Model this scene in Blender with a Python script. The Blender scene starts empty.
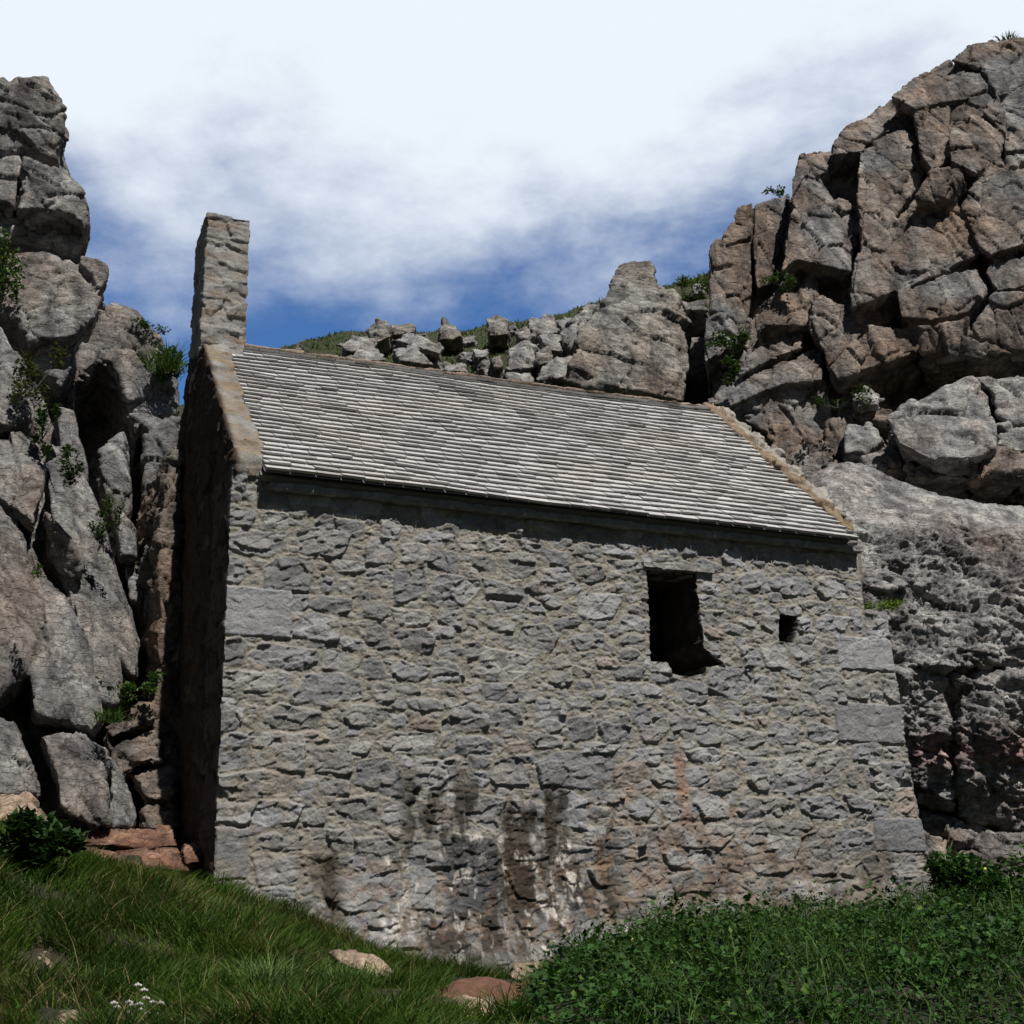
import bpy, math, random
import numpy as np
from mathutils import Matrix, Vector

R = math.radians
sc = bpy.context.scene
col = sc.collection

# ------------------------------------------------------------------ camera
F = 1292.0
PITCH, ROLL = R(17.4), R(-1.3)
_fw = np.array([0, math.cos(PITCH), math.sin(PITCH)])
_u0 = np.array([0, -math.sin(PITCH), math.cos(PITCH)])
_r0 = np.array([1.0, 0, 0])
_r = math.cos(ROLL) * _r0 + math.sin(ROLL) * _u0
_u = -math.sin(ROLL) * _r0 + math.cos(ROLL) * _u0
cd = bpy.data.cameras.new('camera')
cam = bpy.data.objects.new('camera', cd)
col.objects.link(cam)
cam.matrix_world = Matrix(((_r[0], _u[0], -_fw[0], 0), (_r[1], _u[1], -_fw[1], 0), (_r[2], _u[2], -_fw[2], 0), (0, 0, 0, 1)))
cd.sensor_width = 36
cd.lens = F / 1024 * 36
cd.clip_start = 0.05
cd.clip_end = 2000
sc.camera = cam

# ------------------------------------------------------------------ sky and sun
SUN_AZ = R(30)          # from straight behind the viewer towards the right
SUN_EL = R(56)
sdir = Vector((math.sin(SUN_AZ) * math.cos(SUN_EL), -math.cos(SUN_AZ) * math.cos(SUN_EL), math.sin(SUN_EL)))
w = bpy.data.worlds.new('World')
sc.world = w
w.use_nodes = True
nt = w.node_tree
nt.nodes.clear()
N = nt.nodes.new
L = nt.links.new
out = N('ShaderNodeOutputWorld')
bg = N('ShaderNodeBackground'); bg.inputs['Strength'].default_value = 0.05
sky = N('ShaderNodeTexSky'); sky.sky_type = 'NISHITA'; sky.sun_disc = False
sky.sun_elevation = SUN_EL
sky.sun_rotation = math.atan2(sdir.x, sdir.y)
sky.air_density = 1.0; sky.dust_density = 0.05; sky.ozone_density = 3.0
tc = N('ShaderNodeTexCoord')
sep = N('ShaderNodeSeparateXYZ'); L(tc.outputs['Generated'], sep.inputs[0])
mp = N('ShaderNodeMapping'); mp.inputs['Scale'].default_value = (1.0, 1.0, 1.9)
mp.inputs['Location'].default_value = (0.35, 0.1, 0.42)
L(tc.outputs['Generated'], mp.inputs[0])
n1 = N('ShaderNodeTexNoise'); n1.inputs['Scale'].default_value = 3.4; n1.inputs['Detail'].default_value = 8
n1.inputs['Roughness'].default_value = 0.55; n1.inputs['Distortion'].default_value = 0.25
L(mp.outputs[0], n1.inputs[0])
n2 = N('ShaderNodeTexNoise'); n2.inputs['Scale'].default_value = 14; n2.inputs['Detail'].default_value = 10
n2.inputs['Roughness'].default_value = 0.62
L(mp.outputs[0], n2.inputs[0])
def wm(op, a, b):
    m = N('ShaderNodeMath'); m.operation = op
    for i, v in enumerate((a, b)):
        if hasattr(v, 'is_output'): L(v, m.inputs[i])
        else: m.inputs[i].default_value = v
    return m.outputs[0]
# cloud bank: cover grows with height over the northern horizon
cov = wm('MULTIPLY', wm('SUBTRACT', sep.outputs['Z'], 0.492), 7.0)
cov = wm('ADD', cov, wm('MULTIPLY', wm('SUBTRACT', n1.outputs['Fac'], 0.5), 2.2))
cov = wm('ADD', cov, wm('MULTIPLY', wm('SUBTRACT', n2.outputs['Fac'], 0.5), 0.75))
cov = wm('ADD', cov, 0.50)
north = N('ShaderNodeMapRange'); north.inputs['From Min'].default_value = 0.2; north.inputs['From Max'].default_value = 0.65
L(sep.outputs['Y'], north.inputs['Value'])
mr = N('ShaderNodeMapRange'); mr.interpolation_type = 'SMOOTHSTEP'
mr.inputs['From Min'].default_value = 0.0; mr.inputs['From Max'].default_value = 1.15
L(cov, mr.inputs['Value'])
zen = N('ShaderNodeMapRange'); zen.interpolation_type = 'SMOOTHSTEP'
zen.inputs['From Min'].default_value = 0.92; zen.inputs['From Max'].default_value = 0.72
L(sep.outputs['Z'], zen.inputs['Value'])
fac = wm('MULTIPLY', wm('MULTIPLY', mr.outputs[0], north.outputs[0]), zen.outputs[0])
bluer = N('ShaderNodeMix'); bluer.data_type = 'RGBA'; bluer.blend_type = 'MULTIPLY'; bluer.inputs[0].default_value = 1.0
L(sky.outputs[0], bluer.inputs[6]); tn = N('ShaderNodeMix'); tn.data_type = 'RGBA'; L(north.outputs[0], tn.inputs[0])
tn.inputs[6].default_value = (0.42, 0.42, 0.44, 1); tn.inputs[7].default_value = (1.0, 1.55, 2.15, 1); L(tn.outputs[2], bluer.inputs[7])  # north tinted bluer; unseen southern sky dimmed to keep the fill light low
cl = N('ShaderNodeMix'); cl.data_type = 'RGBA'
L(fac, cl.inputs[0]); L(bluer.outputs[2], cl.inputs[6]); cl.inputs[7].default_value = (14.9, 16.0, 17.4, 1)
L(cl.outputs[2], bg.inputs['Color']); L(bg.outputs[0], out.inputs[0])

sd = bpy.data.lights.new('sun', 'SUN'); sd.energy = 5.0; sd.angle = R(0.5); sd.color = (1.0, 0.955, 0.89)
sun = bpy.data.objects.new('sun', sd); col.objects.link(sun)
sun.rotation_euler = sdir.to_track_quat('Z', 'Y').to_euler()
sc.view_settings.view_transform = 'Standard'
sc.view_settings.look = 'None'
sc.view_settings.exposure = 0.18
sc.view_settings.gamma = 1.0

# ------------------------------------------------------------------ geometry helpers
def rays(px, py):
    px = np.asarray(px, float)[..., None]; py = np.asarray(py, float)[..., None]
    return _fw + (px - 512) / F * _r - (py - 512) / F * _u
def P(px, py, Y):                                   # the point seen at that spot, Y metres ahead
    r = rays(px, py)
    return r * (np.asarray(Y, float) / r[..., 1])[..., None]

def to_px_(p):
    z_ = p @ _fw
    return 512 + F * (p @ _r) / z_, 512 - F * (p @ _u) / z_
def _h(ix, iy, iz, s):
    m = np.uint32
    h = (ix.astype(np.int64) * 374761393 + iy.astype(np.int64) * 668265263 + iz.astype(np.int64) * 2147483647 + s * 974711 + 12345) & 0xffffffff
    h = ((h ^ (h >> 13)) * 1274126177) & 0xffffffff
    h = ((h ^ (h >> 16)) * 2246822519) & 0xffffffff
    return (h ^ (h >> 15)) & 0xffffffff
def rnd(ix, iy, iz, s):
    return _h(ix, iy, iz, s) / 4294967296.0
def noise(p, s=0):                                  # gradient noise, about -1..1
    p = np.asarray(p, float)
    i = np.floor(p).astype(np.int64); f = p - i
    u = f * f * f * (f * (f * 6 - 15) + 10)
    r = 0
    for dx in (0, 1):
        for dy in (0, 1):
            for dz in (0, 1):
                a = i[:, 0] + dx; b = i[:, 1] + dy; c = i[:, 2] + dz
                h = _h(a, b, c, s)
                gx = (h & 1023) / 511.5 - 1; gy = ((h >> 10) & 1023) / 511.5 - 1; gz = ((h >> 20) & 1023) / 511.5 - 1
                v = gx * (f[:, 0] - dx) + gy * (f[:, 1] - dy) + gz * (f[:, 2] - dz)
                wgt = (u[:, 0] if dx else 1 - u[:, 0]) * (u[:, 1] if dy else 1 - u[:, 1]) * (u[:, 2] if dz else 1 - u[:, 2])
                r = r + wgt * v
    return r * 1.3
def fbm(p, s=0, o=4, g=0.5):
    r = 0; a = 1.0; q = np.array(p, float)
    for k in range(o):
        r = r + a * noise(q, s + k * 17); q = q * 2.03 + 7.1; a *= g
    return r
def cells(p, s=0):
    i = np.floor(p).astype(np.int64)
    n = len(p)
    f1 = np.full(n, 9.0); f2 = np.full(n, 9.0); off = np.zeros((n, 3)); idr = np.zeros(n); idv = np.zeros((n, 3))
    for dx in (-1, 0, 1):
        for dy in (-1, 0, 1):
            for dz in (-1, 0, 1):
                a = i[:, 0] + dx; b = i[:, 1] + dy; c = i[:, 2] + dz
                h1 = _h(a, b, c, s)
                jx = (h1 & 1023) / 1023; jy = ((h1 >> 10) & 1023) / 1023; jz = ((h1 >> 20) & 1023) / 1023
                o = np.stack([a + jx, b + jy, c + jz], 1) - p
                d = np.sqrt((o * o).sum(1))
                m = d < f1
                f2 = np.where(m, f1, np.minimum(f2, d))
                f1 = np.where(m, d, f1)
                h2 = _h(a[m], b[m], c[m], s + 501)
                off[m] = o[m]; idr[m] = (h2 & 4095) / 4095
                idv[m] = np.stack([((h2 >> 12) & 1023) / 511.5 - 1, ((h2 >> 22) & 1023) / 511.5 - 1, (h2 & 1023) / 511.5 - 1], 1)
    return f1, f2, off, idr, idv

def mesh_np(name, co, faces, smooth=True):          # faces: int array (n,4) or (n,3), or list of such arrays
    me = bpy.data.meshes.new(name)
    fl = faces if isinstance(faces, list) else [faces]
    fl = [np.asarray(f, np.int64) for f in fl if len(f)]
    co = np.asarray(co, float)
    me.vertices.add(len(co)); me.vertices.foreach_set('co', co.ravel())
    loops = np.concatenate([f.ravel() for f in fl])
    tot = np.concatenate([np.full(len(f), f.shape[1]) for f in fl])
    st = np.concatenate([[0], np.cumsum(tot)[:-1]])
    me.loops.add(len(loops)); me.loops.foreach_set('vertex_index', loops)
    me.polygons.add(len(tot)); me.polygons.foreach_set('loop_start', st); me.polygons.foreach_set('loop_total', tot)
    me.polygons.foreach_set('use_smooth', np.full(len(tot), smooth))
    me.update(calc_edges=True)
    me.validate()
    return me
def set_col(me, rgb, name='col'):
    a = me.color_attributes.new(name, 'FLOAT_COLOR', 'POINT')
    c = np.ones((len(me.vertices), 4)); c[:, :3] = rgb
    a.data.foreach_set('color', c.ravel())
def link(name, me, mat, parent=None):
    o = bpy.data.objects.new(name, me); col.objects.link(o)
    if mat: me.materials.append(mat)
    if parent: o.parent = parent
    return o
def tag(o, label, cat, group=None):
    o['label'] = label; o['category'] = cat
    if group: o['group'] = group
    return o
def struct(o, label=None, kind='structure'):
    o['kind'] = kind
    if label: o['label'] = label
    return o
def normals(me):
    n = np.zeros(len(me.vertices) * 3); me.vertices.foreach_get('normal', n)
    return n.reshape(-1, 3)
def coords(me):
    n = np.zeros(len(me.vertices) * 3); me.vertices.foreach_get('co', n)
    return n.reshape(-1, 3)
def faces_of(me):
    n = np.zeros(len(me.loops), np.int32); me.loops.foreach_get('vertex_index', n)
    return n
def rotm(ax, ay, az):
    return np.array(Matrix.Rotation(az, 3, 'Z') @ Matrix.Rotation(ay, 3, 'Y') @ Matrix.Rotation(ax, 3, 'X'))

# ------------------------------------------------------------------ materials
def newmat(name):
    m = bpy.data.materials.new(name); m.use_nodes = True
    b = m.node_tree.nodes['Principled BSDF']
    return m, m.node_tree, b
def nz(t, vec, scale, detail=6, rough=0.6, dist=0.0):
    n = t.nodes.new('ShaderNodeTexNoise'); n.inputs['Scale'].default_value = scale
    n.inputs['Detail'].default_value = detail; n.inputs['Roughness'].default_value = rough; n.inputs['Distortion'].default_value = dist
    t.links.new(vec, n.inputs['Vector']); return n.outputs['Fac']
def ramp(t, fac, stops):
    r = t.nodes.new('ShaderNodeValToRGB')
    e = r.color_ramp.elements
    while len(e) < len(stops): e.new(0.5)
    for k, (p, c) in enumerate(stops):
        e[k].position = p; e[k].color = tuple(c) + (1,) if len(c) == 3 else c
    t.links.new(fac, r.inputs[0]); return r.outputs[0]
def mix(t, fac, a, b, mode='MIX'):
    m = t.nodes.new('ShaderNodeMix'); m.data_type = 'RGBA'; m.blend_type = mode
    for s, v in ((0, fac), (6, a), (7, b)):
        if hasattr(v, 'is_output'): t.links.new(v, m.inputs[s])
        else: m.inputs[s].default_value = v if s == 0 else tuple(v) + (1,)
    return m.outputs[2]
def mth(t, op, a, b=0.0):
    m = t.nodes.new('ShaderNodeMath'); m.operation = op
    for i, v in enumerate((a, b)):
        if hasattr(v, 'is_output'): t.links.new(v, m.inputs[i])
        else: m.inputs[i].default_value = v
    return m.outputs[0]
def bump(t, h, strength, dist, prev=None):
    b = t.nodes.new('ShaderNodeBump'); b.inputs['Strength'].default_value = strength; b.inputs['Distance'].default_value = dist
    t.links.new(h, b.inputs['Height'])
    if prev: t.links.new(prev, b.inputs['Normal'])
    return b.outputs[0]
def attr(t, name='col'):
    a = t.nodes.new('ShaderNodeAttribute'); a.attribute_name = name
    return a.outputs['Color']

def rock_mat(name, gray=(0.19, 0.185, 0.18), brown=(0.20, 0.135, 0.10), brownness=0.5, bscale=1.0, bumps=1.0, fine=1.0):
    m, t, b = newmat(name)
    tcn = t.nodes.new('ShaderNodeTexCoord'); v = tcn.outputs['Object']
    big = nz(t, v, 0.9 * bscale, 5, 0.6, 0.4)
    mid = nz(t, v, 5 * bscale, 8, 0.68, 0.5)
    fin = nz(t, v, 45 * fine, 8, 0.75)
    lich = nz(t, v, 11, 9, 0.7, 0.6)
    f1 = ramp(t, big, [(0.5 - 0.2 * brownness - .02, (0, 0, 0)), (0.72 - 0.2 * brownness, (1, 1, 1))])
    c = mix(t, f1, gray, brown)
    rust = ramp(t, nz(t, v, 1.7, 9, 0.72, 1.2), [(0.58, (0, 0, 0)), (0.70, (1, 1, 1))])
    c = mix(t, mth(t, 'MULTIPLY', rust, 0.55 * brownness), c, (0.21, 0.095, 0.055))
    c = mix(t, 1.0, c, ramp(t, mid, [(0.30, (0.35, 0.35, 0.36)), (0.5, (0.95, 0.95, 0.95)), (0.70, (1.65, 1.65, 1.62))]), 'MULTIPLY')
    c = mix(t, 1.0, c, ramp(t, fin, [(0.30, (0.45, 0.45, 0.45)), (0.5, (1, 1, 1)), (0.70, (1.6, 1.6, 1.6))]), 'MULTIPLY')
    lm = ramp(t, lich, [(0.60, (0, 0, 0)), (0.68, (1, 1, 1))])
    c = mix(t, mth(t, 'MULTIPLY', lm, 0.45), c, (0.33, 0.33, 0.31))
    ms_ = t.nodes.new('ShaderNodeMapping'); ms_.inputs['Scale'].default_value = (3.2, 3.2, 0.55); ms_.inputs['Rotation'].default_value = (0.1, 0.25, 0)
    t.links.new(v, ms_.inputs[0])
    c = mix(t, 1.0, c, ramp(t, nz(t, ms_.outputs[0], 1.0, 7, 0.65, 0.6), [(0.36, (0.5, 0.5, 0.52)), (0.5, (1, 1, 1)), (0.66, (1.35, 1.34, 1.3))]), 'MULTIPLY')
    c = mix(t, 1.0, c, attr(t), 'MULTIPLY')
    t.links.new(c, b.inputs['Base Color'])
    b.inputs['Roughness'].default_value = 0.92
    b.inputs['Specular IOR Level'].default_value = 0.25
    # stretched layers and pits
    mpn = t.nodes.new('ShaderNodeMapping'); mpn.inputs['Rotation'].default_value = (0.3, 0.5, 0.2); mpn.inputs['Scale'].default_value = (1, 1, 3.2)
    t.links.new(v, mpn.inputs[0])
    n = bump(t, nz(t, mpn.outputs[0], 6 * bscale, 10, 0.72, 0.8), 0.45 * bumps, 0.045)
    vo = t.nodes.new('ShaderNodeTexVoronoi'); vo.feature = 'DISTANCE_TO_EDGE'; vo.inputs['Scale'].default_value = 3.6 * bscale
    wv = t.nodes.new('ShaderNodeVectorMath'); wv.operation = 'ADD'
    nn = t.nodes.new('ShaderNodeTexNoise'); nn.inputs['Scale'].default_value = 4; nn.inputs['Detail'].default_value = 6
    t.links.new(v, nn.inputs[0]); t.links.new(mpn.outputs[0], wv.inputs[0])
    sc_ = t.nodes.new('ShaderNodeVectorMath'); sc_.operation = 'SCALE'; sc_.inputs['Scale'].default_value = 0.5
    t.links.new(nn.outputs['Color'], sc_.inputs[0]); t.links.new(sc_.outputs[0], wv.inputs[1]); t.links.new(wv.outputs[0], vo.inputs['Vector'])
    v2 = t.nodes.new('ShaderNodeTexVoronoi'); v2.feature = 'F1'; v2.inputs['Scale'].default_value = 4.5 * bscale
    t.links.new(wv.outputs[0], v2.inputs['Vector'])
    sx_ = t.nodes.new('ShaderNodeSeparateColor'); t.links.new(v2.outputs['Color'], sx_.inputs[0])
    tl_ = mth(t, 'ADD', sx_.outputs[0], mth(t, 'MULTIPLY', v2.outputs['Distance'], mth(t, 'SUBTRACT', sx_.outputs[1], 0.5)))
    n = bump(t, tl_, 0.55 * bumps, 0.05, n)
    crack = ramp(t, vo.outputs[0], [(0.0, (0, 0, 0)), (0.035, (1, 1, 1))])
    n = bump(t, crack, 0.7 * bumps, 0.03, n)
    n = bump(t, nz(t, v, 60 * fine, 8, 0.75), 0.7 * bumps, 0.012, n)
    t.links.new(n, b.inputs['Normal'])
    return m
M_left = rock_mat('left_cliff_rock', (0.175, 0.174, 0.172), (0.175, 0.14, 0.12), 0.25)
M_right = rock_mat('right_cliff_rock', (0.145, 0.144, 0.144), (0.155, 0.115, 0.09), 0.45, 0.7)
M_big = rock_mat('big_boulder_rock', (0.215, 0.212, 0.208), (0.16, 0.13, 0.12), 0.15, 1.0, 1.0)
M_pale = rock_mat('pale_boulder_rock', (0.215, 0.213, 0.21), (0.18, 0.155, 0.135), 0.2, 1.0, .8)
M_tor = rock_mat('tor_rock', (0.175, 0.17, 0.162), (0.165, 0.135, 0.11), 0.35, 0.8)
M_red = rock_mat('red_step_rock', (0.17, 0.105, 0.075), (0.14, 0.07, 0.045), 0.6)
M_tan = rock_mat('tan_stone', (0.30, 0.23, 0.17), (0.26, 0.19, 0.14), 0.4)

def masonry_mat(name, stains=False):
    m, t, b = newmat(name)
    tcn = t.nodes.new('ShaderNodeTexCoord'); v = tcn.outputs['Object']
    c = attr(t)
    mid = nz(t, v, 9, 8, 0.7, 0.4); fin = nz(t, v, 90, 6, 0.75)
    c = mix(t, 1.0, c, ramp(t, mid, [(0.25, (0.6, 0.6, 0.61)), (0.5, (1, 1, 1)), (0.75, (1.38, 1.37, 1.34))]), 'MULTIPLY')
    c = mix(t, 1.0, c, ramp(t, fin, [(0.25, (0.62, 0.62, 0.62)), (0.5, (1, 1, 1)), (0.78, (1.45, 1.45, 1.42))]), 'MULTIPLY')
    spot = ramp(t, nz(t, v, 26, 7, 0.65, 0.5), [(0.66, (0, 0, 0)), (0.73, (1, 1, 1))])
    c = mix(t, mth(t, 'MULTIPLY', spot, 0.4), c, (0.36, 0.35, 0.32))
    t.links.new(c, b.inputs['Base Color'])
    b.inputs['Roughness'].default_value = 0.93; b.inputs['Specular IOR Level'].default_value = 0.2
    n = bump(t, nz(t, v, 22, 10, 0.7, 0.5), 0.65, 0.03)
    n = bump(t, nz(t, v, 110, 6, 0.75), 0.6, 0.006, n)
    t.links.new(n, b.inputs['Normal'])
    return m
M_wall = masonry_mat('rubble_masonry')

# ------------------------------------------------------------------ rock building
def remesh(co, faces, voxel):
    me = mesh_np('tmp', co, faces, False)
    o = bpy.data.objects.new('tmp', me); col.objects.link(o)
    md = o.modifiers.new('r', 'REMESH'); md.mode = 'VOXEL'; md.voxel_size = voxel; md.adaptivity = 0
    dg = bpy.context.evaluated_depsgraph_get(); dg.update()
    me2 = bpy.data.meshes.new_from_object(o.evaluated_get(dg))
    bpy.data.objects.remove(o); bpy.data.meshes.remove(me)
    me2.attributes
    return me2
RS = np.random.RandomState(5)
class Blocks:
    """closed angular blocks, each from an outline with its own distance, tilt and thickness"""
    def __init__(s): s.v = []; s.f3 = []; s.f4 = []; s.n = 0
    def add(s, poly, Y, tx=0.0, ty=0.0, th=1.0, bul=0.16, inset=1.5, dirx=None, cham=0.12, ce=None):
        p = np.array(poly, float); n = len(p)
        c = p.mean(0) if ce is None else np.array(ce, float)
        ar = 0.5 * np.sum(p[:, 0] * np.roll(p[:, 1], -1) - np.roll(p[:, 0], -1) * p[:, 1])
        if ar < 0: p = p[::-1]
        q = []                                            # subdivide long edges with a little wander
        for k in range(n):
            a = p[k]; b2 = p[(k + 1) % n]; L_ = np.hypot(*(b2 - a)); m = max(1, int(L_ / 22))
            for j in range(m):
                r = a + (b2 - a) * j / m
                if j: r = r + RS.uniform(-1.6, 1.6, 2)
                q.append(r)
        p = np.array(q); n = len(p)
        d = p - c; dl = np.hypot(d[:, 0], d[:, 1])[:, None] + 1e-6
        p = p - d / dl * inset
        w_ = max(np.ptp(p[:, 0]), 1); h_ = max(np.ptp(p[:, 1]), 1)
        size = Y * (w_ + h_) / 2 / F
        def dep(pp):
            return Y + tx * (pp[:, 0] - c[0]) / w_ + ty * (c[1] - pp[:, 1]) / h_
        o_ = P(p[:, 0], p[:, 1], dep(p) + 0.7 * cham * size * RS.uniform(0.2, 1.2, n))
        pi = c + (p - c) * RS.uniform(0.78, 0.93, n)[:, None]
        i_ = P(pi[:, 0], pi[:, 1], dep(pi) - 0.6 * bul * size * RS.uniform(-0.2, 0.5, n))
        cc = P(c[None, 0], c[None, 1], dep(c[None]) - bul * size * 0.4)
        rd = rays(c[0], c[1]); bd = np.array([rd[0] * (1 if dirx is None else 0) + (dirx or 0), rd[1], 0]); bd /= np.linalg.norm(bd)
        b_ = o_ + bd * th
        b0 = s.n; s.v += [o_, i_, cc, b_, (b_.mean(0))[None]]
        s.n += 3 * n + 2
        ci = b0 + 2 * n; bi = b0 + 3 * n + 1
        for k in range(n):
            k2 = (k + 1) % n
            s.f4.append((b0 + k, b0 + k2, b0 + n + k2, b0 + n + k))
            s.f3.append((b0 + n + k, b0 + n + k2, ci))
            s.f4.append((b0 + k2, b0 + k, ci + 1 + k, ci + 1 + k2))
            s.f3.append((ci + 1 + k2, ci + 1 + k, bi))
        return s
    def strip(s, rows, th, dirx=0.0):
        G = np.array([[tuple(P(a, b2, y_)) for a, b2, y_ in r] for r in rows]); nr_, nc_ = G.shape[:2]
        bd = np.array([dirx, 1.0, 0.0]); b0 = s.n
        s.v += [G.reshape(-1, 3), (G + bd * th).reshape(-1, 3)]; s.n += 2 * nr_ * nc_; m_ = nr_ * nc_
        I = lambda i, j, k=0: b0 + k * m_ + i * nc_ + j
        for i in range(nr_ - 1):
            for j in range(nc_ - 1):
                s.f4.append((I(i, j), I(i, j + 1), I(i + 1, j + 1), I(i + 1, j)))
                s.f4.append((I(i, j, 1), I(i + 1, j, 1), I(i + 1, j + 1, 1), I(i, j + 1, 1)))
        for i in range(nr_ - 1):
            s.f4.append((I(i, 0), I(i + 1, 0), I(i + 1, 0, 1), I(i, 0, 1))); e_ = nc_ - 1
            s.f4.append((I(i, e_), I(i, e_, 1), I(i + 1, e_, 1), I(i + 1, e_)))
        for j in range(nc_ - 1):
            s.f4.append((I(0, j), I(0, j, 1), I(0, j + 1, 1), I(0, j + 1))); e_ = nr_ - 1
            s.f4.append((I(e_, j), I(e_, j + 1), I(e_, j + 1, 1), I(e_, j, 1)))
        return s
    def box(s, c, size, rot=(0, 0, 0)):
        v = np.array([(x, y, z) for x in (-1, 1) for y in (-1, 1) for z in (-1, 1)], float) * np.array(size) / 2
        v = v @ rotm(*rot).T + np.array(c)
        b = s.n; s.v.append(v); s.n += 8
        for f in ((0, 1, 3, 2), (4, 6, 7, 5), (0, 4, 5, 1), (2, 3, 7, 6), (0, 2, 6, 4), (1, 5, 7, 3)):
            s.f4.append(tuple(b + i for i in f))
        return s
    def mesh(s, voxel):
        return remesh(np.concatenate(s.v), [np.array(s.f3) if s.f3 else np.zeros((0, 3)), np.array(s.f4)], voxel)
def smooth_n(me, it=2):
    n = normals(me); e = np.zeros(len(me.edges) * 2, np.int32); me.edges.foreach_get('vertices', e); e = e.reshape(-1, 2)
    for _ in range(it):
        a = n.copy()
        for k in range(3):
            a[:, k] += np.bincount(e[:, 0], n[e[:, 1], k], len(n)) + np.bincount(e[:, 1], n[e[:, 0], k], len(n))
        n = a / (np.linalg.norm(a, axis=1)[:, None] + 1e-9)
    return n
def carve(me, size, amp, seed=0, rot=(0, 0, 0), stretch=(1, 1, 1), crack=0.5, tilt=1.0, fb=0.13, levels=3, tintv=0.16, ridge=0.0, grit=0.0, mask=None):
    co = coords(me); nr = smooth_n(me, 8)
    q = (co @ rotm(*rot)) / np.array(stretch)
    wv = np.stack([fbm(q / size * 0.9 + k * 31.7, seed + k, 3) for k in range(3)], 1) * 0.10 * size
    cm = np.clip(noise(q / size * 1.3, seed + 5) * 3 + 0.4, 0, 1)
    h = 0; tint = np.ones(len(co)); s = size; a = amp
    for k in range(levels):
        f1, f2, off, idr, idv = cells((q + wv) / s, seed + 11 * k)
        h = h + 0.7 * a * (idr - 0.5) + 1.3 * a * tilt * (off * idv).sum(1)
        h = h - a * crack * np.clip(1 - (f2 - f1) / 0.06, 0, 1) * (cm if k else 1)
        tint += tintv * (idr - 0.5) * (1 if k == 0 else 0.8)
        s *= 0.40; a *= 0.36
    h = h + fb * amp * fbm(co / (size * 0.45), seed + 77, 5, 0.6)
    if grit:
        gq = q / 0.12
        gq = gq + 0.5 * np.stack([noise(gq * .5 + k * 9.1, seed + 60 + k) for k in range(3)], 1)
        f1, f2, off, idr, idv = cells(gq, seed + 71)
        h = h + grit * (1.3 * (off * idv).sum(1) + 0.9 * (idr - .5)) + grit * 0.8 * fbm(co / 0.045, seed + 73, 2, .6)
    if ridge: h = h + ridge * (0.5 - np.abs(fbm(q / (size * 0.22), seed + 99, 4, 0.6)))
    if mask is not None: h = h * mask(co)
    co = co + nr * h[:, None]
    me.vertices.foreach_set('co', co.ravel()); me.update()
    me.polygons.foreach_set('use_smooth', np.ones(len(me.polygons), bool))
    return co, tint
def rock_obj(name, B, voxel, mat, size, amp, seed, colmod=None, **kw):
    me = B.mesh(voxel)
    co, tint = carve(me, size, amp, seed, **kw)
    c = tint[:, None] * np.ones((1, 3))
    if colmod is not None: c = colmod(co, c)
    set_col(me, c)
    me.materials.clear()
    return link(name, me, mat)

def place_origin(o):                                     # put the origin at the base of the thing
    me = o.data; co = coords(me)
    b = np.array([(co[:, 0].min() + co[:, 0].max()) / 2, (co[:, 1].min() + co[:, 1].max()) / 2, co[:, 2].min()])
    me.vertices.foreach_set('co', (co - b).ravel()); me.update(); o.location = b
    return o

# ------------------------------------------------------------------ terrain
def tps(pts, reg=0.02):
    pts = np.array(pts, float); n = len(pts)
    def U(r2): return 0.5 * r2 * np.log(r2 + 1e-9)
    X = pts[:, :2]
    K = U(((X[:, None] - X[None]) ** 2).sum(2)) + reg * np.eye(n)
    A = np.zeros((n + 3, n + 3)); A[:n, :n] = K; A[:n, n] = 1; A[:n, n + 1:] = X; A[n, :n] = 1; A[n + 1:, :n] = X.T
    s = np.linalg.solve(A, np.concatenate([pts[:, 2], [0, 0, 0]]))
    def f(x, y):
        q = np.stack([np.ravel(x), np.ravel(y)], 1); o = np.empty(len(q))
        for k in range(0, len(q), 60000):
            qq = q[k:k + 60000]
            o[k:k + 60000] = U(((qq[:, None] - X[None]) ** 2).sum(2)) @ s[:n] + s[n] + qq @ s[n + 1:]
        return o.reshape(np.shape(x))
    return f
ctl = [(213, 886, 8.6), (300, 915, 8.95), (380, 960, 9.1), (450, 972, 9.3), (540, 968, 9.5), (600, 955, 9.6), (700, 930, 10.0), (800, 925, 10.4), (935, 918, 10.9), (1040, 905, 11.4),
       (0, 845, 7.2), (-60, 845, 7.0), (70, 868, 7.6), (150, 882, 8.3), (110, 960, 6.2), (0, 945, 6.0), (0, 1030, 4.9), (200, 1035, 4.9), (300, 975, 6.6), (380, 1000, 6.4),
       (430, 1020, 6.3), (480, 1004, 6.9), (475, 985, 7.8), (520, 985, 8.3), (-80, 1030, 4.8),
       (575, 975, 7.7), (650, 962, 7.6), (760, 955, 7.9), (880, 946, 8.5), (1000, 922, 9.2), (1040, 917, 9.3), (560, 1045, 5.3), (700, 1040, 5.1), (900, 1040, 5.1), (1060, 1040, 5.1), (800, 985, 6.2), (1040, 960, 6.6), (640, 1000, 6.0)]
pc = [tuple(P(a, b, y)) for a, b, y in ctl]
pc += [(x, 0.5, -1.65) for x in (-5, -2, 0, 2, 5)] + [(x, -8, -2.4) for x in (-12, 0, 12)] + [(-6, 12, 0.6), (0, 13, 0.2), (6, 14, 0.3), (-10, 6, -0.5), (10, 8, -0.1), (-12, 20, 1), (12, 20, 1), (0, 22, 1)]
gfun = tps(pc)
def ground_z(x, y):
    z = gfun(x, y)
    p = np.stack([np.ravel(x), np.ravel(y), np.zeros(np.size(x))], 1)
    return z + (0.09 * fbm(p * 1.5, 3, 3) + 0.015 * fbm(p * 7, 9, 2)).reshape(np.shape(x))
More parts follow.
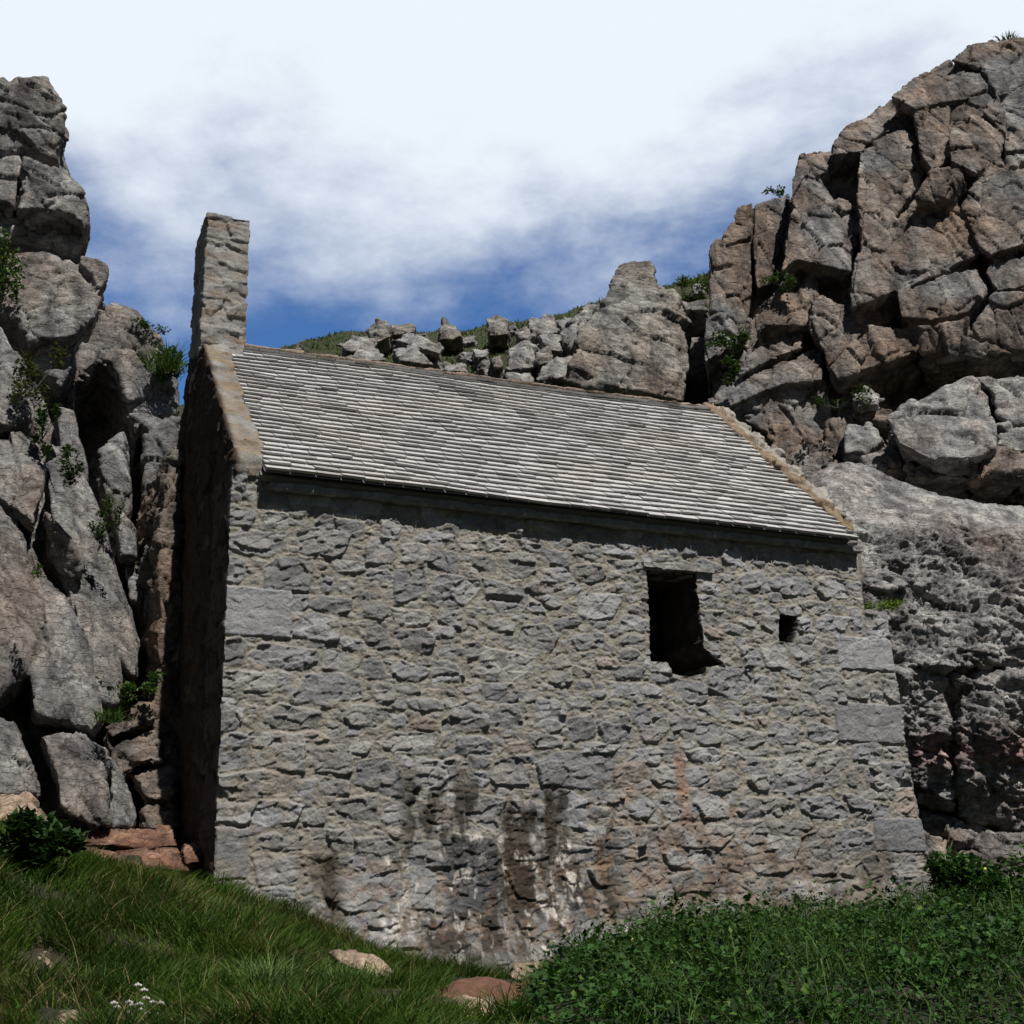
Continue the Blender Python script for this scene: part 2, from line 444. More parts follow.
def ax(a, b, step, ext):
    m = np.arange(a, b + 1e-6, step); g = np.cumsum(1.35 ** np.arange(18) * step * 2)
    g = g[g < ext]
    return np.concatenate([(a - g)[::-1], m, b + g])
gx = ax(-7, 8, 0.06, 300); gy = ax(3.2, 13, 0.06, 300)
X, Yg = np.meshgrid(gx, gy)
Xc = np.clip(X, -14, 14); Yc = np.clip(Yg, -9, 23)
Z = ground_z(Xc, Yc)
co = np.stack([X.ravel(), Yg.ravel(), Z.ravel()], 1)
ny, nx = X.shape
def grid_faces(nx, ny):
    i = np.arange(nx * ny).reshape(ny, nx)
    return np.stack([i[:-1, :-1].ravel(), i[:-1, 1:].ravel(), i[1:, 1:].ravel(), i[1:, :-1].ravel()], 1)
me = mesh_np('ground', co, grid_faces(nx, ny))
m, t, b = newmat('soil')
v = t.nodes.new('ShaderNodeTexCoord').outputs['Object']
c = ramp(t, nz(t, v, 2.5, 7, 0.65), [(0.35, (0.015, 0.02, 0.007)), (0.55, (0.03, 0.028, 0.012)), (0.7, (0.05, 0.035, 0.02))])
t.links.new(c, b.inputs['Base Color']); b.inputs['Roughness'].default_value = 1
t.links.new(bump(t, nz(t, v, 30, 8, 0.7), 0.8, 0.05), b.inputs['Normal'])
M_soil = m
struct(link('ground', me, m), 'grassy ground sloping up to the foot of the stone chapel')

# hillside behind the chapel
hp = [(150, 470, 20), (250, 380, 23), (285, 352, 24), (350, 334, 25), (420, 336, 26), (500, 326, 26), (560, 316, 25), (620, 304, 24), (700, 283, 23), (760, 270, 23),
      (250, 460, 16), (400, 420, 18), (500, 420, 18), (600, 430, 17), (700, 440, 17), (400, 372, 21), (500, 370, 21), (600, 370, 20), (450, 350, 23.5), (860, 260, 24), (100, 500, 21)]
hpts = [tuple(P(a, b, y)) for a, b, y in hp]
top = P(500, 326, 26)[2]
hpts += [(x, 34, P(500, 326, 26)[2] + 0.8 + 0.15 * x) for x in (-12, -4, 4, 12)] + [(x, 60, top + 2) for x in (-20, 0, 20)] + [(-9, 14, 3.2), (0, 13.2, 3.4), (8, 14, 3.5)]
hfun = tps(hpts, 0.2)
hx = np.arange(-9, 12, 0.13); hy = np.concatenate([np.arange(13.6, 30, 0.13), np.arange(30, 70, 2)])
X, Yg = np.meshgrid(hx, hy)
p = np.stack([X.ravel(), Yg.ravel(), np.zeros(X.size)], 1)
def hill_z(x, y):
    p = np.stack([np.ravel(x), np.ravel(y), np.zeros(np.size(x))], 1)
    return hfun(x, y) + (0.16 * fbm(p * 0.9, 41, 4)).reshape(np.shape(x))
Z = hill_z(X, Yg)
me = mesh_np('hillside', np.stack([X.ravel(), Yg.ravel(), Z.ravel()], 1), grid_faces(*X.shape[::-1]))
m, t, b = newmat('hill_turf')
v = t.nodes.new('ShaderNodeTexCoord').outputs['Object']
c = ramp(t, nz(t, v, 1.6, 8, 0.7), [(0.35, (0.025, 0.04, 0.012)), (0.5, (0.05, 0.065, 0.02)), (0.62, (0.09, 0.075, 0.035)), (0.72, (0.16, 0.14, 0.12))])
t.links.new(c, b.inputs['Base Color']); b.inputs['Roughness'].default_value = 1
t.links.new(bump(t, nz(t, v, 9, 8, 0.75), 1, 0.2), b.inputs['Normal'])
struct(link('hillside', me, m), 'turf slope strewn with boulders beyond the chapel roof')

# ------------------------------------------------------------------ chapel
az = R(24.0)
O = P(213, 880, 8.6); O = np.array([O[0], O[1], 0.0])
chapel = bpy.data.objects.new('stone_chapel', None); col.objects.link(chapel)
chapel.location = O; chapel.rotation_euler = (0, 0, az)
tag(chapel, 'small grey rubble stone chapel with slate roof and tall bellcote wedged between cliffs', 'chapel')
dU = np.array([math.cos(az), math.sin(az), 0]); dV = np.array([-math.sin(az), math.cos(az), 0])
def on_wall(px, py, v0=0.0):
    r = rays(px, py); Ov = O + dV * v0
    t_ = (Ov @ dV) / (r @ dV)
    p_ = r * t_[..., None]
    return (p_ - O) @ dU, p_[..., 2]

# stones drawn after the photograph: boxes read in enlarged crops (x0,y0,x1,y1)
SA = "110,280,345,370;390,270,580,380;470,210,535,275;540,235,645,300;710,230,795,310;650,310,770,410;785,330,890,410;250,390,440,515;100,380,180,490;95,510,355,690;110,190,215,260;250,205,350,275;380,605,550,710;470,460,530,520;545,470,610,525;440,540,590,600;770,430,890,545;910,450,1024,575;650,640,745,735;780,670,920,760;210,730,450,820;85,700,175,810;85,830,300,915;390,840,630,940;485,755,620,830;645,780,725,860;755,800,890,870;685,880,770,955;80,935,170,1020;910,790,1020,865;770,590,900,655;640,560,745,625;940,590,1020,650;350,130,520,180;230,120,340,180;610,150,720,215;720,160,850,225;870,170,960,260;360,530,430,590;660,430,750,470;520,400,650,440;900,360,1010,430;870,280,1000,320;400,750,470,800"
SB = "75,0,170,110;260,20,460,115;560,20,740,110;75,130,200,270;205,130,420,270;725,130,920,215;440,180,590,290;610,235,790,355;850,235,1015,345;70,285,340,380;65,395,200,490;205,395,390,490;530,380,700,480;405,430,490,495;720,410,820,490;890,390,995,490;60,510,185,700;230,520,320,590;325,520,410,590;220,610,400,730;430,505,500,600;505,505,600,600;620,540,780,640;500,690,750,835;820,670,920,820;820,560,965,660;250,740,370,800;560,850,660,905;350,320,450,375;470,310,590,370;590,160,670,210;400,120,500,165;740,720,790,780;640,840,760,900;670,640,750,680;760,370,860,405;770,920,860,980;880,860,1000,930"
SC = "70,230,145,275;170,225,265,275;310,225,400,275;535,245,630,305;645,250,775,300;245,290,370,380;125,300,220,350;0,385,130,490;190,410,340,510;420,280,510,335;545,450,695,550;355,405,450,450;310,570,460,665;195,550,290,600;0,515,85,575;150,680,370,785;440,700,520,810;705,665,795,715;700,730,800,780;170,800,300,880;205,890,320,975;40,905,190,980;375,875,495,980;500,850,580,900;620,910,755,1000;520,740,600,780;690,800,870,845;310,830,380,875;530,330,650,400;0,740,80,790;100,640,170,700;520,610,600,665;610,600,650,660;0,170,70,215;80,130,240,190;250,150,330,215;340,160,500,200;510,180,680,230;400,455,480,500;760,850,820,885;760,890,830,960"
SD = "375,10,495,125;40,20,190,110;210,15,320,110;620,50,755,165;785,100,880,165;55,150,210,220;385,205,670,345;200,240,340,335;0,230,80,340;120,280,200,340;350,135,480,190;680,250,800,345;830,260,960,340;445,360,570,490;330,400,420,480;100,370,250,490;580,355,730,410;740,385,840,465;870,365,960,470;590,425,670,470;570,500,655,575;665,500,765,580;790,500,895,570;915,500,965,575;60,530,245,820;280,650,440,790;500,790,620,900;895,590,1010,640;750,190,880,250;550,170,700,210;10,370,90,420;160,840,250,900;650,790,800,860;980,500,1024,570;260,500,460,630;900,60,1010,120"
SE = "230,50,340,130;350,60,515,140;530,70,660,150;540,220,660,290;290,170,370,215;620,310,830,430;730,185,820,305;330,330,425,430;440,340,530,400;245,345,320,420;550,340,620,410;105,425,270,540;285,460,370,540;415,480,480,545;510,430,640,565;650,470,740,550;620,570,865,715;60,630,155,725;170,670,330,735;360,640,470,720;500,650,610,720;680,720,790,795;280,790,495,915;520,745,660,810;740,800,900,905;540,830,620,895;140,835,240,900;20,820,110,885;860,910,925,1000;240,935,440,1020;475,930,630,1010;670,950,830,1020;90,360,160,405;180,560,240,605;40,740,170,805;460,220,520,280;670,190,720,290;260,570,350,610;200,90,240,130;80,90,160,130;60,140,150,180;100,200,200,250;650,820,700,890;0,960,90,1020;100,950,200,1020;380,580,440,620;700,900,820,940"
SF = "530,0,625,55;740,5,815,50;640,10,690,50;510,70,600,105;620,70,690,105;705,75,770,105;755,108,845,165;680,125,755,170;515,135,610,205;612,135,680,205;410,115,495,158;325,120,375,155;230,60,300,80;420,60,485,105;365,60,410,105;600,220,690,262;695,190,730,210;770,170,830,205;795,210,865,255;690,220,770,262;735,172,768,215;560,112,640,133;500,110,555,132;370,165,460,195;380,200,500,240;240,190,330,230"
FLAT = {('A', 9): 1, ('E', 16): 1, ('E', 5): 1, ('F', 6): 1, ('B', 16): 1}
stones = []
for nm, S, x0, y0, k in (('A', SA, 200, 460, 3.938), ('B', SB, 200, 700, 3.938), ('C', SC, 440, 480, 3.938), ('D', SD, 440, 700, 3.938), ('E', SE, 680, 560, 3.938), ('F', SF, 460, 760, 1.8156)):
    for i, s in enumerate(S.split(';')):
        a, b_, c_, d_ = [float(q) for q in s.split(',')]
        px = np.array([a, c_, (a + c_) / 2, (a + c_) / 2]) / k + x0; py = np.array([(b_ + d_) / 2] * 2 + [b_, d_]) / k + y0
        u_, z_ = on_wall(px, py)
        stones.append(dict(u=(u_[0] + u_[1]) / 2, z=(z_[2] + z_[3]) / 2, a=abs(u_[1] - u_[0]) / 2 * 1.05, b=abs(z_[2] - z_[3]) / 2 * 1.06, flat=FLAT.get((nm, i), 0)))
RW = np.random.RandomState(11)
STEP = 0.0065
U0, U1, Z0, Z1 = -0.03, 5.95, -0.55, 3.12
gu = np.arange(U0, U1, STEP); gz = np.arange(Z0, Z1, STEP)
GU, GZ = np.meshgrid(gu, gz)
sh = GU.shape
pf = np.stack([GU.ravel(), GZ.ravel(), np.zeros(GU.size)], 1)
wu = (0.020 * noise(pf * 6, 1) + 0.010 * noise(pf * 17, 2) + 0.005 * noise(pf * 42, 31)).reshape(sh)
wz = (0.016 * noise(pf * 6, 3) + 0.009 * noise(pf * 17, 4) + 0.005 * noise(pf * 42, 32)).reshape(sh)
H = np.zeros(sh); SD = np.full(sh, -1.0); SID = np.full(sh, -1, int)
occ = np.zeros(sh, bool)
def stamp(s, idx):
    u, z, a, b_ = s['u'], s['z'], s['a'], s['b']
    m = 0.05
    i0 = max(int((z - b_ - m - Z0) / STEP), 0); i1 = min(int((z + b_ + m - Z0) / STEP) + 1, sh[0])
    j0 = max(int((u - a - m - U0) / STEP), 0); j1 = min(int((u + a + m - U0) / STEP) + 1, sh[1])
    if i1 <= i0 or j1 <= j0: return
    sl = (slice(i0, i1), slice(j0, j1))
    x = (GU[sl] + wu[sl] * (0.7 if s['flat'] else 1) - u); y = (GZ[sl] + wz[sl] * (0.7 if s['flat'] else 1) - z)
    ro = s.get('r', 0.0); x, y = x * math.cos(ro) + y * math.sin(ro), -x * math.sin(ro) + y * math.cos(ro)
    # irregular polygon: intersection of half planes
    if 'pl' not in s:
        n = 4 if s['flat'] else RW.randint(6, 9)
        pl = [(1, 0), (-1, 0), (0, 1), (0, -1)]
        s['pl'] = [(np.cos(t_), np.sin(t_), 1.0) for t_ in (0, np.pi, np.pi / 2, -np.pi / 2)]
        if not s['flat']:
            s['pl'] = [(np.cos(t_ + e), np.sin(t_ + e), q) for (t_, e, q) in [(t2, RW.normal(0, 0.22), RW.uniform(0.9, 1.05)) for t2 in (0, np.pi, np.pi / 2, -np.pi / 2)]]
            for k in range(n - 4):
                t_ = np.pi / 4 + np.pi / 2 * RW.randint(4) + RW.normal(0, 0.25)
                s['pl'].append((np.cos(t_), np.sin(t_), RW.uniform(0.92, 1.22)))
    sd = np.full(x.shape, 9.0)
    for cx, cy, q in s['pl']:
        nx_, ny_ = cx / a, cy / b_; l_ = math.hypot(nx_, ny_)
        sd = np.minimum(sd, (q - (x * nx_ + y * ny_)) / l_)
    upd = sd > SD[sl]
    SD[sl] = np.where(upd, sd, SD[sl]); SID[sl] = np.where(upd & (sd > 0), idx, SID[sl])
for i, s in enumerate(stones): stamp(s, i)
# fill the gaps with smaller pieces, larger first
GS = 0.0065
def free(u, z, a, b_):
    for fx in (-1, -.5, 0, .5, 1):
        for fz in (-1, 0, 1):
            if abs(fx) == 1 and abs(fz) == 1: continue
            j = int((u + fx * a * 0.92 - U0) / STEP); i = int((z + fz * b_ * 0.92 - Z0) / STEP)
            if i < 0 or j < 0 or i >= sh[0] or j >= sh[1]: continue
            if SD[i, j] > -0.004: return False
    return True
for amin, amax, tries in ((0.10, 0.15, 1500), (0.06, 0.10, 4000), (0.035, 0.06, 9000), (0.018, 0.035, 16000)):
    for _ in range(tries):
        u = RW.uniform(U0, U1); z = RW.uniform(Z0, Z1)
        j = int((u - U0) / STEP); i = int((z - Z0) / STEP)
        if SD[min(i, sh[0] - 1), min(j, sh[1] - 1)] > -0.008: continue
        a = RW.uniform(amin, amax); b_ = a * RW.uniform(0.33, 0.75)
        if free(u, z, a, b_):
            s = dict(u=u, z=z, a=a, b=b_, flat=0, r=RW.normal(0, 0.18)); stones.append(s); stamp(s, len(stones) - 1)
ns = len(stones)
flat = np.array([s['flat'] for s in stones] + [0]); size_s = np.array([min(s['a'], s['b']) for s in stones] + [0.01])
su = np.array([s['u'] for s in stones] + [0.]); sz = np.array([s['z'] for s in stones] + [0.])
ind = SID
inst = (SD > 0) & (ind >= 0)
tu = RW.normal(0, 0.09, ns + 1) * (1 - flat * .8); tz = RW.normal(0.0, 0.08, ns + 1) * (1 - flat * .8)
pro = RW.uniform(0.002, 0.011, ns + 1) * np.clip(size_s / 0.05, 0.35, 1.2); pro[flat == 1] = 0.014
edge = np.clip(SD / 0.012, 0, 1); edge = edge * (2 - edge)
n_f = (fbm(pf * 13 + 3, 6, 5, 0.6)).reshape(sh); n_v = fbm(pf * 45, 8, 3, 0.65).reshape(sh)
pq = np.stack([pf[:, 0] * 7 + pf[:, 1] * 3, pf[:, 1] * 17 - pf[:, 0] * 4, ind.ravel() * 3.7], 1)
f1, f2, off, idr, idv = cells(pq, 5)
fac_ = ((idr - 0.5) + 1.0 * (off * idv).sum(1)).reshape(sh)
Hs = edge * pro[ind] + edge * (tu[ind] * (GU - su[ind]) + tz[ind] * (GZ - sz[ind])).clip(-0.03, 0.03)
Hs += edge * (1 - 0.6 * flat[ind]) * (0.013 * fac_ * np.clip(size_s[ind] / 0.05, 0.3, 1) + 0.010 * n_f) + 0.0022 * n_v
Hm = -0.005 + 0.010 * n_f + 0.005 * n_v + 0.006 * fac_
H = np.where(inst, Hs, Hm * np.clip(-SD / 0.01, 0, 1) + 0.0 * Hs)
# undulation, rough plinth growing out towards the ground
H += (0.02 * fbm(pf * 0.9, 14, 2)).reshape(sh)
pl_ = np.clip((0.32 - GZ) / 0.7, 0, 1)
H += pl_ ** 1.5 * 0.16 + pl_ * (0.05 * fbm(pf * 5, 21, 4)).reshape(sh)
# hollow for the old spout on the lower left
def px_box(x0, y0, x1, y1):
    u_, z_ = on_wall(np.array([x0, x1]), np.array([(y0 + y1) / 2] * 2)); _, z2 = on_wall(np.array([(x0 + x1) / 2] * 2), np.array([y0, y1]))
    return u_[0], z2[1], u_[1], z2[0]
def soft_box(bx, s=0.04, wv=1.0):
    u0, z0, u1, z1 = bx
    d = np.minimum(np.minimum(GU + wu * wv - u0, u1 - GU - wu * wv), np.minimum(GZ + wz * wv - z0, z1 - GZ - wz * wv))
    return np.clip(d / s + 0.5, 0, 1)
H -= 0.012 * soft_box(px_box(311, 862, 331, 920), 0.03)
H -= 0.02 * soft_box(px_box(404, 790, 424, 835), 0.06, 2) + 0.02 * soft_box(px_box(500, 815, 540, 840), 0.10, 2)
H += 0.012 * soft_box(px_box(303, 852, 338, 859), 0.02, 1)
H -= 0.05 * soft_box(px_box(490, 597, 522, 602), 0.03, 1)      # split block with a dark cleft
# colours
gs = RW.uniform(0.155, 0.285, ns + 1)
warm = RW.uniform(-0.02, 0.06, ns + 1)
stc = np.stack([gs * (1 + warm * .6), gs * (1 + warm * 0.1), gs * (1.02 - warm)], 1)
brn = RW.rand(ns + 1) < 0.035
stc[brn] = stc[brn] * np.array([1.1, 0.95, 0.85])
stc[flat == 1] *= np.array([0.95, 0.96, 0.98])
C = stc[ind]
mort = np.array([0.285, 0.262, 0.228])
mc = mort * (0.8 + 0.25 * n_f[..., None])
mm = np.clip(-SD / 0.006 + 0.6 + 0.8 * n_f, 0, 1)[..., None]      # mortar smeared over the edges
C = C * (1 - mm) + mc * mm
smear = np.clip((fbm(pf * 3.1, 55, 4, 0.6).reshape(sh) - 0.3) * 2.2, 0, 0.6)[..., None] * (1 - flat[ind][..., None] * inst[..., None])
C = C * (1 - smear) + mort * 0.85 * smear
def stain(C, bx, c, amt, soft=0.12, thr=0.0, sc_=5, seed=60, vert=0.35):
    m_ = soft_box(bx, soft, 1.5) * np.clip((fbm(pf * np.array([sc_, sc_ * vert, 1]), seed, 4, 0.6).reshape(sh) - thr) * 3, 0, 1) * amt
    return C * (1 - m_[..., None]) + np.array(c) * m_[..., None]
low = np.clip((0.85 - GZ) / 1.1, 0, 1)[..., None]
C = C * (1 - 0.12 * low)
C = stain(C, px_box(400, 780, 620, 960), (0.035, 0.028, 0.022), 0.9, 0.2, -0.05)
C = stain(C, px_box(500, 800, 560, 930), (0.04, 0.03, 0.022), 0.85, 0.2, -0.3)
C = stain(C, px_box(445, 840, 495, 912), (0.07, 0.072, 0.075), 1.0, 0.06, -0.8)
C = stain(C, px_box(300, 850, 340, 930), (0.04, 0.03, 0.02), 0.9, 0.1, -0.3)
C = stain(C, px_box(340, 860, 640, 960), (0.19, 0.13, 0.09), 0.5, 0.2, 0.05, 8, 70, 1)
C = stain(C, px_box(580, 780, 760, 920), (0.24, 0.16, 0.11), 0.5, 0.2, 0.08, 7, 71, 1)
C = stain(C, px_box(640, 830, 830, 930), (0.17, 0.12, 0.09), 0.7, 0.2, -0.1, 4, 72, 1)
C = stain(C, px_box(675, 740, 690, 830), (0.28, 0.13, 0.07), 0.5, 0.05, -0.2, 9, 73, .3)
C = stain(C, px_box(700, 840, 900, 930), (0.06, 0.045, 0.035), 0.6, 0.2, 0.0, 4, 74, .4)
for bx in ((402, 860, 408, 908), (466, 832, 486, 842), (560, 838, 572, 862), (498, 835, 505, 850), (565, 870, 580, 900), (455, 865, 475, 880), (380, 920, 396, 942), (398, 915, 412, 926), (548, 900, 560, 925)):
    C = stain(C, px_box(*bx), (0.55, 0.51, 0.47), 0.85, 0.05, -0.12, 19, 80, .5)
C = stain(C, px_box(380, 850, 580, 960), (0.5, 0.47, 0.44), 0.8, 0.1, 0.30, 13, 82, .5)
C = stain(C, px_box(215, 730, 330, 880), (0.23, 0.20, 0.165), 0.7, 0.2, -0.1, 4, 83, 1)
C = stain(C, px_box(740, 840, 930, 900), (0.21, 0.185, 0.155), 0.6, 0.2, 0.0, 4, 84, 1)
# outline of the front with its right hand buttress, openings
wob = (0.018 * noise(pf * 9, 91) + 0.01 * noise(pf * 25, 92)).reshape(sh)
um = np.interp(GZ, [-0.6, 0.05, 1.3, 2.2, 2.21, 2.44, 2.441, 3.2], [5.98, 5.85, 5.72, 5.68, 5.68, 5.68, 5.43, 5.43])
keep = (GU + wob * 0.5 < um) & (GU + wob * 0.6 > 0.0)
def poly_in(pts, wv=1.0):
    u_, z_ = on_wall(np.array([q[0] for q in pts], float), np.array([q[1] for q in pts], float))
    X_ = GU + wob * wv; Y_ = GZ + wob[::-1, ::-1] * wv * 0.8
    r = np.zeros(sh, bool); n = len(u_)
    for i in range(n):
        j = (i - 1) % n
        c1 = (z_[i] > Y_) != (z_[j] > Y_)
        xi = (u_[j] - u_[i]) * (Y_ - z_[i]) / (z_[j] - z_[i] + 1e-12) + u_[i]
        r ^= c1 & (X_ < xi)
    return r
win = poly_in([(646, 570), (696, 573), (697, 590), (702, 625), (704, 648), (722, 664), (707, 667), (704, 674), (690, 676), (672, 673), (668, 662), (651, 661), (650, 620)], 0.55)
win2 = poly_in([(780, 615), (797, 616), (796, 634), (793, 643), (779, 641)], 0.4)
keep &= ~(win | win2)
kf = keep[:-1, :-1] & keep[:-1, 1:] & keep[1:, 1:] & keep[1:, :-1]
idx = np.arange(GU.size).reshape(sh)
q4 = np.stack([idx[:-1, :-1], idx[:-1, 1:], idx[1:, 1:], idx[1:, :-1]], -1)
fr = q4[kf]
vz = np.stack([GU.ravel(), -H.ravel(), GZ.ravel()], 1)
used = np.zeros(GU.size, bool); used[fr.ravel()] = True
remap = -np.ones(GU.size, int); remap[used] = np.arange(used.sum())
co = vz[used]; fr = remap[fr]; cc = C.reshape(-1, 3)[used]
# boundary edges pushed inwards: reveals and outer ends
e = np.concatenate([fr[:, [0, 1]], fr[:, [1, 2]], fr[:, [2, 3]], fr[:, [3, 0]]])
key = np.sort(e, 1); kk = key[:, 0] * 10000000 + key[:, 1]
uq, inv, cnt = np.unique(kk, return_inverse=True, return_counts=True)
be = e[cnt[inv] == 1]
def reveal(be, depth, nseg, splay=0.0, cen=None, skip_top=False):
    vs = np.unique(be); mp_ = {int(a): k for k, a in enumerate(vs)}
    base = co[vs]; cb = cc[vs]; n = len(vs)
    V = []; Cc = []
    for s in range(nseg + 1):
        d_ = depth * s / nseg
        p_ = base.copy(); p_[:, 1] += d_
        if s:
            jit = np.stack([noise(np.stack([base[:, 0] * 8, base[:, 2] * 8, np.full(n, d_ * 9)], 1), 7), noise(np.stack([base[:, 0] * 8, base[:, 2] * 8, np.full(n, d_ * 9)], 1), 8)], 1) * 0.022
            p_[:, 0] += jit[:, 0]; p_[:, 2] += jit[:, 1]
            if cen is not None: p_[:, 0] += (base[:, 0] - cen) * splay * d_
        V.append(p_)
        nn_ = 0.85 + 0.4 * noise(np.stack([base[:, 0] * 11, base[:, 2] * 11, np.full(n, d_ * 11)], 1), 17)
        Cc.append(np.array([0.09, 0.075, 0.06]) * nn_[:, None] if s else cb)  # dark tone on the inward faces stands in for shade inside the openings
    f = []
    loc = np.vectorize(mp_.get)(be)
    for s in range(nseg):
        f.append(np.stack([loc[:, 1] + s * n, loc[:, 0] + s * n, loc[:, 0] + (s + 1) * n, loc[:, 1] + (s + 1) * n], 1))
    return np.concatenate(V), np.concatenate(f), np.concatenate(Cc)
bc = co[be].mean(1)
def near(cu, cz, ru, rz): return (abs(bc[:, 0] - cu) < ru) & (abs(bc[:, 2] - cz) < rz)
wc = on_wall(np.array([682.]), np.array([620.])); wc = (wc[0][0], wc[1][0])
wc2 = on_wall(np.array([788.]), np.array([629.])); wc2 = (wc2[0][0], wc2[1][0])
b1 = near(wc[0], wc[1], 0.42, 0.62); b2 = near(wc2[0], wc2[1], 0.2, 0.22); b3 = ~(b1 | b2)
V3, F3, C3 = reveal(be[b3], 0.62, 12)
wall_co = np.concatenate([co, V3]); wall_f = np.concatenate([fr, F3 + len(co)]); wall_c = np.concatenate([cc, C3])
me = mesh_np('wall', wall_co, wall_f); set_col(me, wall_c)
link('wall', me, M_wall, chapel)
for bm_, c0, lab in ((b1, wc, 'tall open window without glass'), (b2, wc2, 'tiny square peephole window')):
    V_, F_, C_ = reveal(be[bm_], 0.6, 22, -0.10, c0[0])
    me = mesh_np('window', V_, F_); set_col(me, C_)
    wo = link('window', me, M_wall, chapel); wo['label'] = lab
    if c0 is wc:
        win_o = wo
def slab(name, boxes, mat, parent, voxel=0.012, size=0.25, amp=0.02, seed=3, colr=(1, 1, 1), vary=True, **kw):
    B = Blocks()
    for c0, s0, r0 in boxes: B.box(c0, s0, r0)
    me = B.mesh(voxel); co_, ti = carve(me, size, amp, seed, **kw)
    ti2 = ti[:, None] * np.array(colr)
    if vary: ti2 = ti2 * (1 + 0.18 * noise(co_ * 7, 5))[:, None]
    set_col(me, ti2); me.materials.clear()
    return link(name, me, mat, parent)
lu, lz = on_wall(np.array([641., 712.]), np.array([566., 571.]))
slab('lintel', [(((lu[0] + lu[1]) / 2, 0.14, (lz[0] + lz[1]) / 2 + 0.002), (lu[1] - lu[0], 0.36, 0.055), (0, -0.0, 0))], M_wall, win_o, 0.008, 0.2, 0.012, 4, (0.23, 0.225, 0.215))
su_, sz_ = on_wall(np.array([768., 806.]), np.array([613., 613.]))
class PB(Blocks):
    def prism(s, prof, ua, ub):
        n = len(prof); b0 = s.n
        s.v.append(np.array([(ua, v_, z_) for v_, z_ in prof] + [(ub, v_, z_) for v_, z_ in prof] , float)); s.n += 2 * n
        ca = np.mean([p_ for p_ in prof], 0); s.v.append(np.array([(ua, ca[0], ca[1]), (ub, ca[0], ca[1])])); s.n += 2
        for k in range(n):
            k2 = (k + 1) % n
            s.f4.append((b0 + k, b0 + k2, b0 + n + k2, b0 + n + k))
            s.f3.append((b0 + k2, b0 + k, b0 + 2 * n)); s.f3.append((b0 + n + k, b0 + n + k2, b0 + 2 * n + 1))
        return s
def PB_later(w_): return w_
# other walls, kept plain: they close the room
wallB = PB().prism([(0.4, 2.9), (3.6, 2.9), (1.85, 4.72)], 4.9, 5.1)
wallB.box((5.47, 1.85, 1.3), (0.5, 3.1, 3.5)).box((2.9, 3.52, 1.3), (5.6, 0.5, 3.7))
wallB = PB_later(wallB)
def course_col(co_, c):
    n_ = noise(np.stack([co_[:, 0] * 3, co_[:, 1] * 3, co_[:, 2] * 8], 1), 3); n2_ = noise(co_ * 15, 9)
    st = np.array([0.16, 0.155, 0.15]) * (1 + 0.25 * n_)[:, None]
    m_ = np.clip(n2_ * 2.2 + 0.2, 0, 1)[:, None]
    return st * (1 - m_ * .6) + np.array([0.23, 0.185, 0.13]) * m_ * .6
me = wallB.mesh(0.03); c0, ti = carve(me, 0.25, 0.03, 8); set_col(me, course_col(c0, ti)); me.materials.clear()
bw = link('wall', me, M_wall, chapel)

# west gable wall with its profile (v,z), u thickness; bellcote on top
def prism_uz(prof, u0, u1f, u0f=None):
    """prof: list of (v,z); u range may depend on the point"""
    n = len(prof); a = [(u0 if u0f is None else u0f(v_, z_), v_, z_) for v_, z_ in prof]; b_ = [(u1f(v_, z_), v_, z_) for v_, z_ in prof]
    return np.array(a + b_), n
g = PB().prism([(0.035, -0.5), (3.7, -0.5), (3.7, 3.05), (2.2, 4.74), (1.60, 4.74), (-0.03, 3.16), (-0.03, 3.00), (0.035, 2.99)], 0.01, 0.235)
me = g.mesh(0.016); c0, ti = carve(me, 0.24, 0.022, 21, stretch=(1.6, 1.6, 0.7), crack=0.5, levels=2, fb=.5)
def cop_col(c_, ti):
    m_ = np.clip(fbm(c_ * np.array([4, 4, 6]), 12, 4, .6) * 1.6 + 0.45, 0, 1)[:, None]
    st = np.array([0.20, 0.195, 0.185]) * (1 + 0.3 * noise(c_ * 5, 3))[:, None]
    return (st * (1 - m_) + np.array([0.19, 0.15, 0.105]) * m_) * ti[:, None]
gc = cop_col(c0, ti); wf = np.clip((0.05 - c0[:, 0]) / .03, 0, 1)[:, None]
set_col(me, gc * (1 - wf) + gc * np.array([.22, .165, .135]) * wf); me.materials.clear()  # shade of the unlit west face put into its stone colour
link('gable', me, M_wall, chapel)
# bellcote of coursed blocks
B = Blocks(); z = 4.50; RB = np.random.RandomState(3)
while z < 5.97:
    hh = min(RB.uniform(0.10, 0.19), 6.02 - z)
    sp = RB.uniform(0.12, 0.28)
    B.box((0.01 + sp / 2, 1.925, z + hh / 2), (sp + 0.01, 0.56 + RB.uniform(-.02, .02), hh - 0.001), (0, 0, RB.normal(0, .01)))
    B.box(((0.395 + sp) / 2 + 0.005, 1.925, z + hh / 2), (0.375 - sp, 0.56 + RB.uniform(-.03, .03), hh - 0.001), (0, 0, RB.normal(0, .012)))
    z += hh
B.box((0.2, 1.925, 5.18), (0.36, 0.52, 1.5))
me = B.mesh(0.0105); c0, ti = carve(me, 0.17, 0.014, 33, crack=0.3, stretch=(1.3, 1, .8))
m_ = (np.clip(fbm(c0 * np.array([3, 3, 9]), 12, 4, .6) * 2 + 0.1, 0, 1) * .75)[:, None]
cb = (np.array([0.225, 0.218, 0.21]) * (1 + 0.22 * noise(c0 * np.array([3, 3, 8]), 3))[:, None]) * (1 - m_) + np.array([0.20, 0.155, 0.11]) * m_
set_col(me, cb * ti[:, None]); me.materials.clear()
link('bellcote', me, M_wall, chapel)

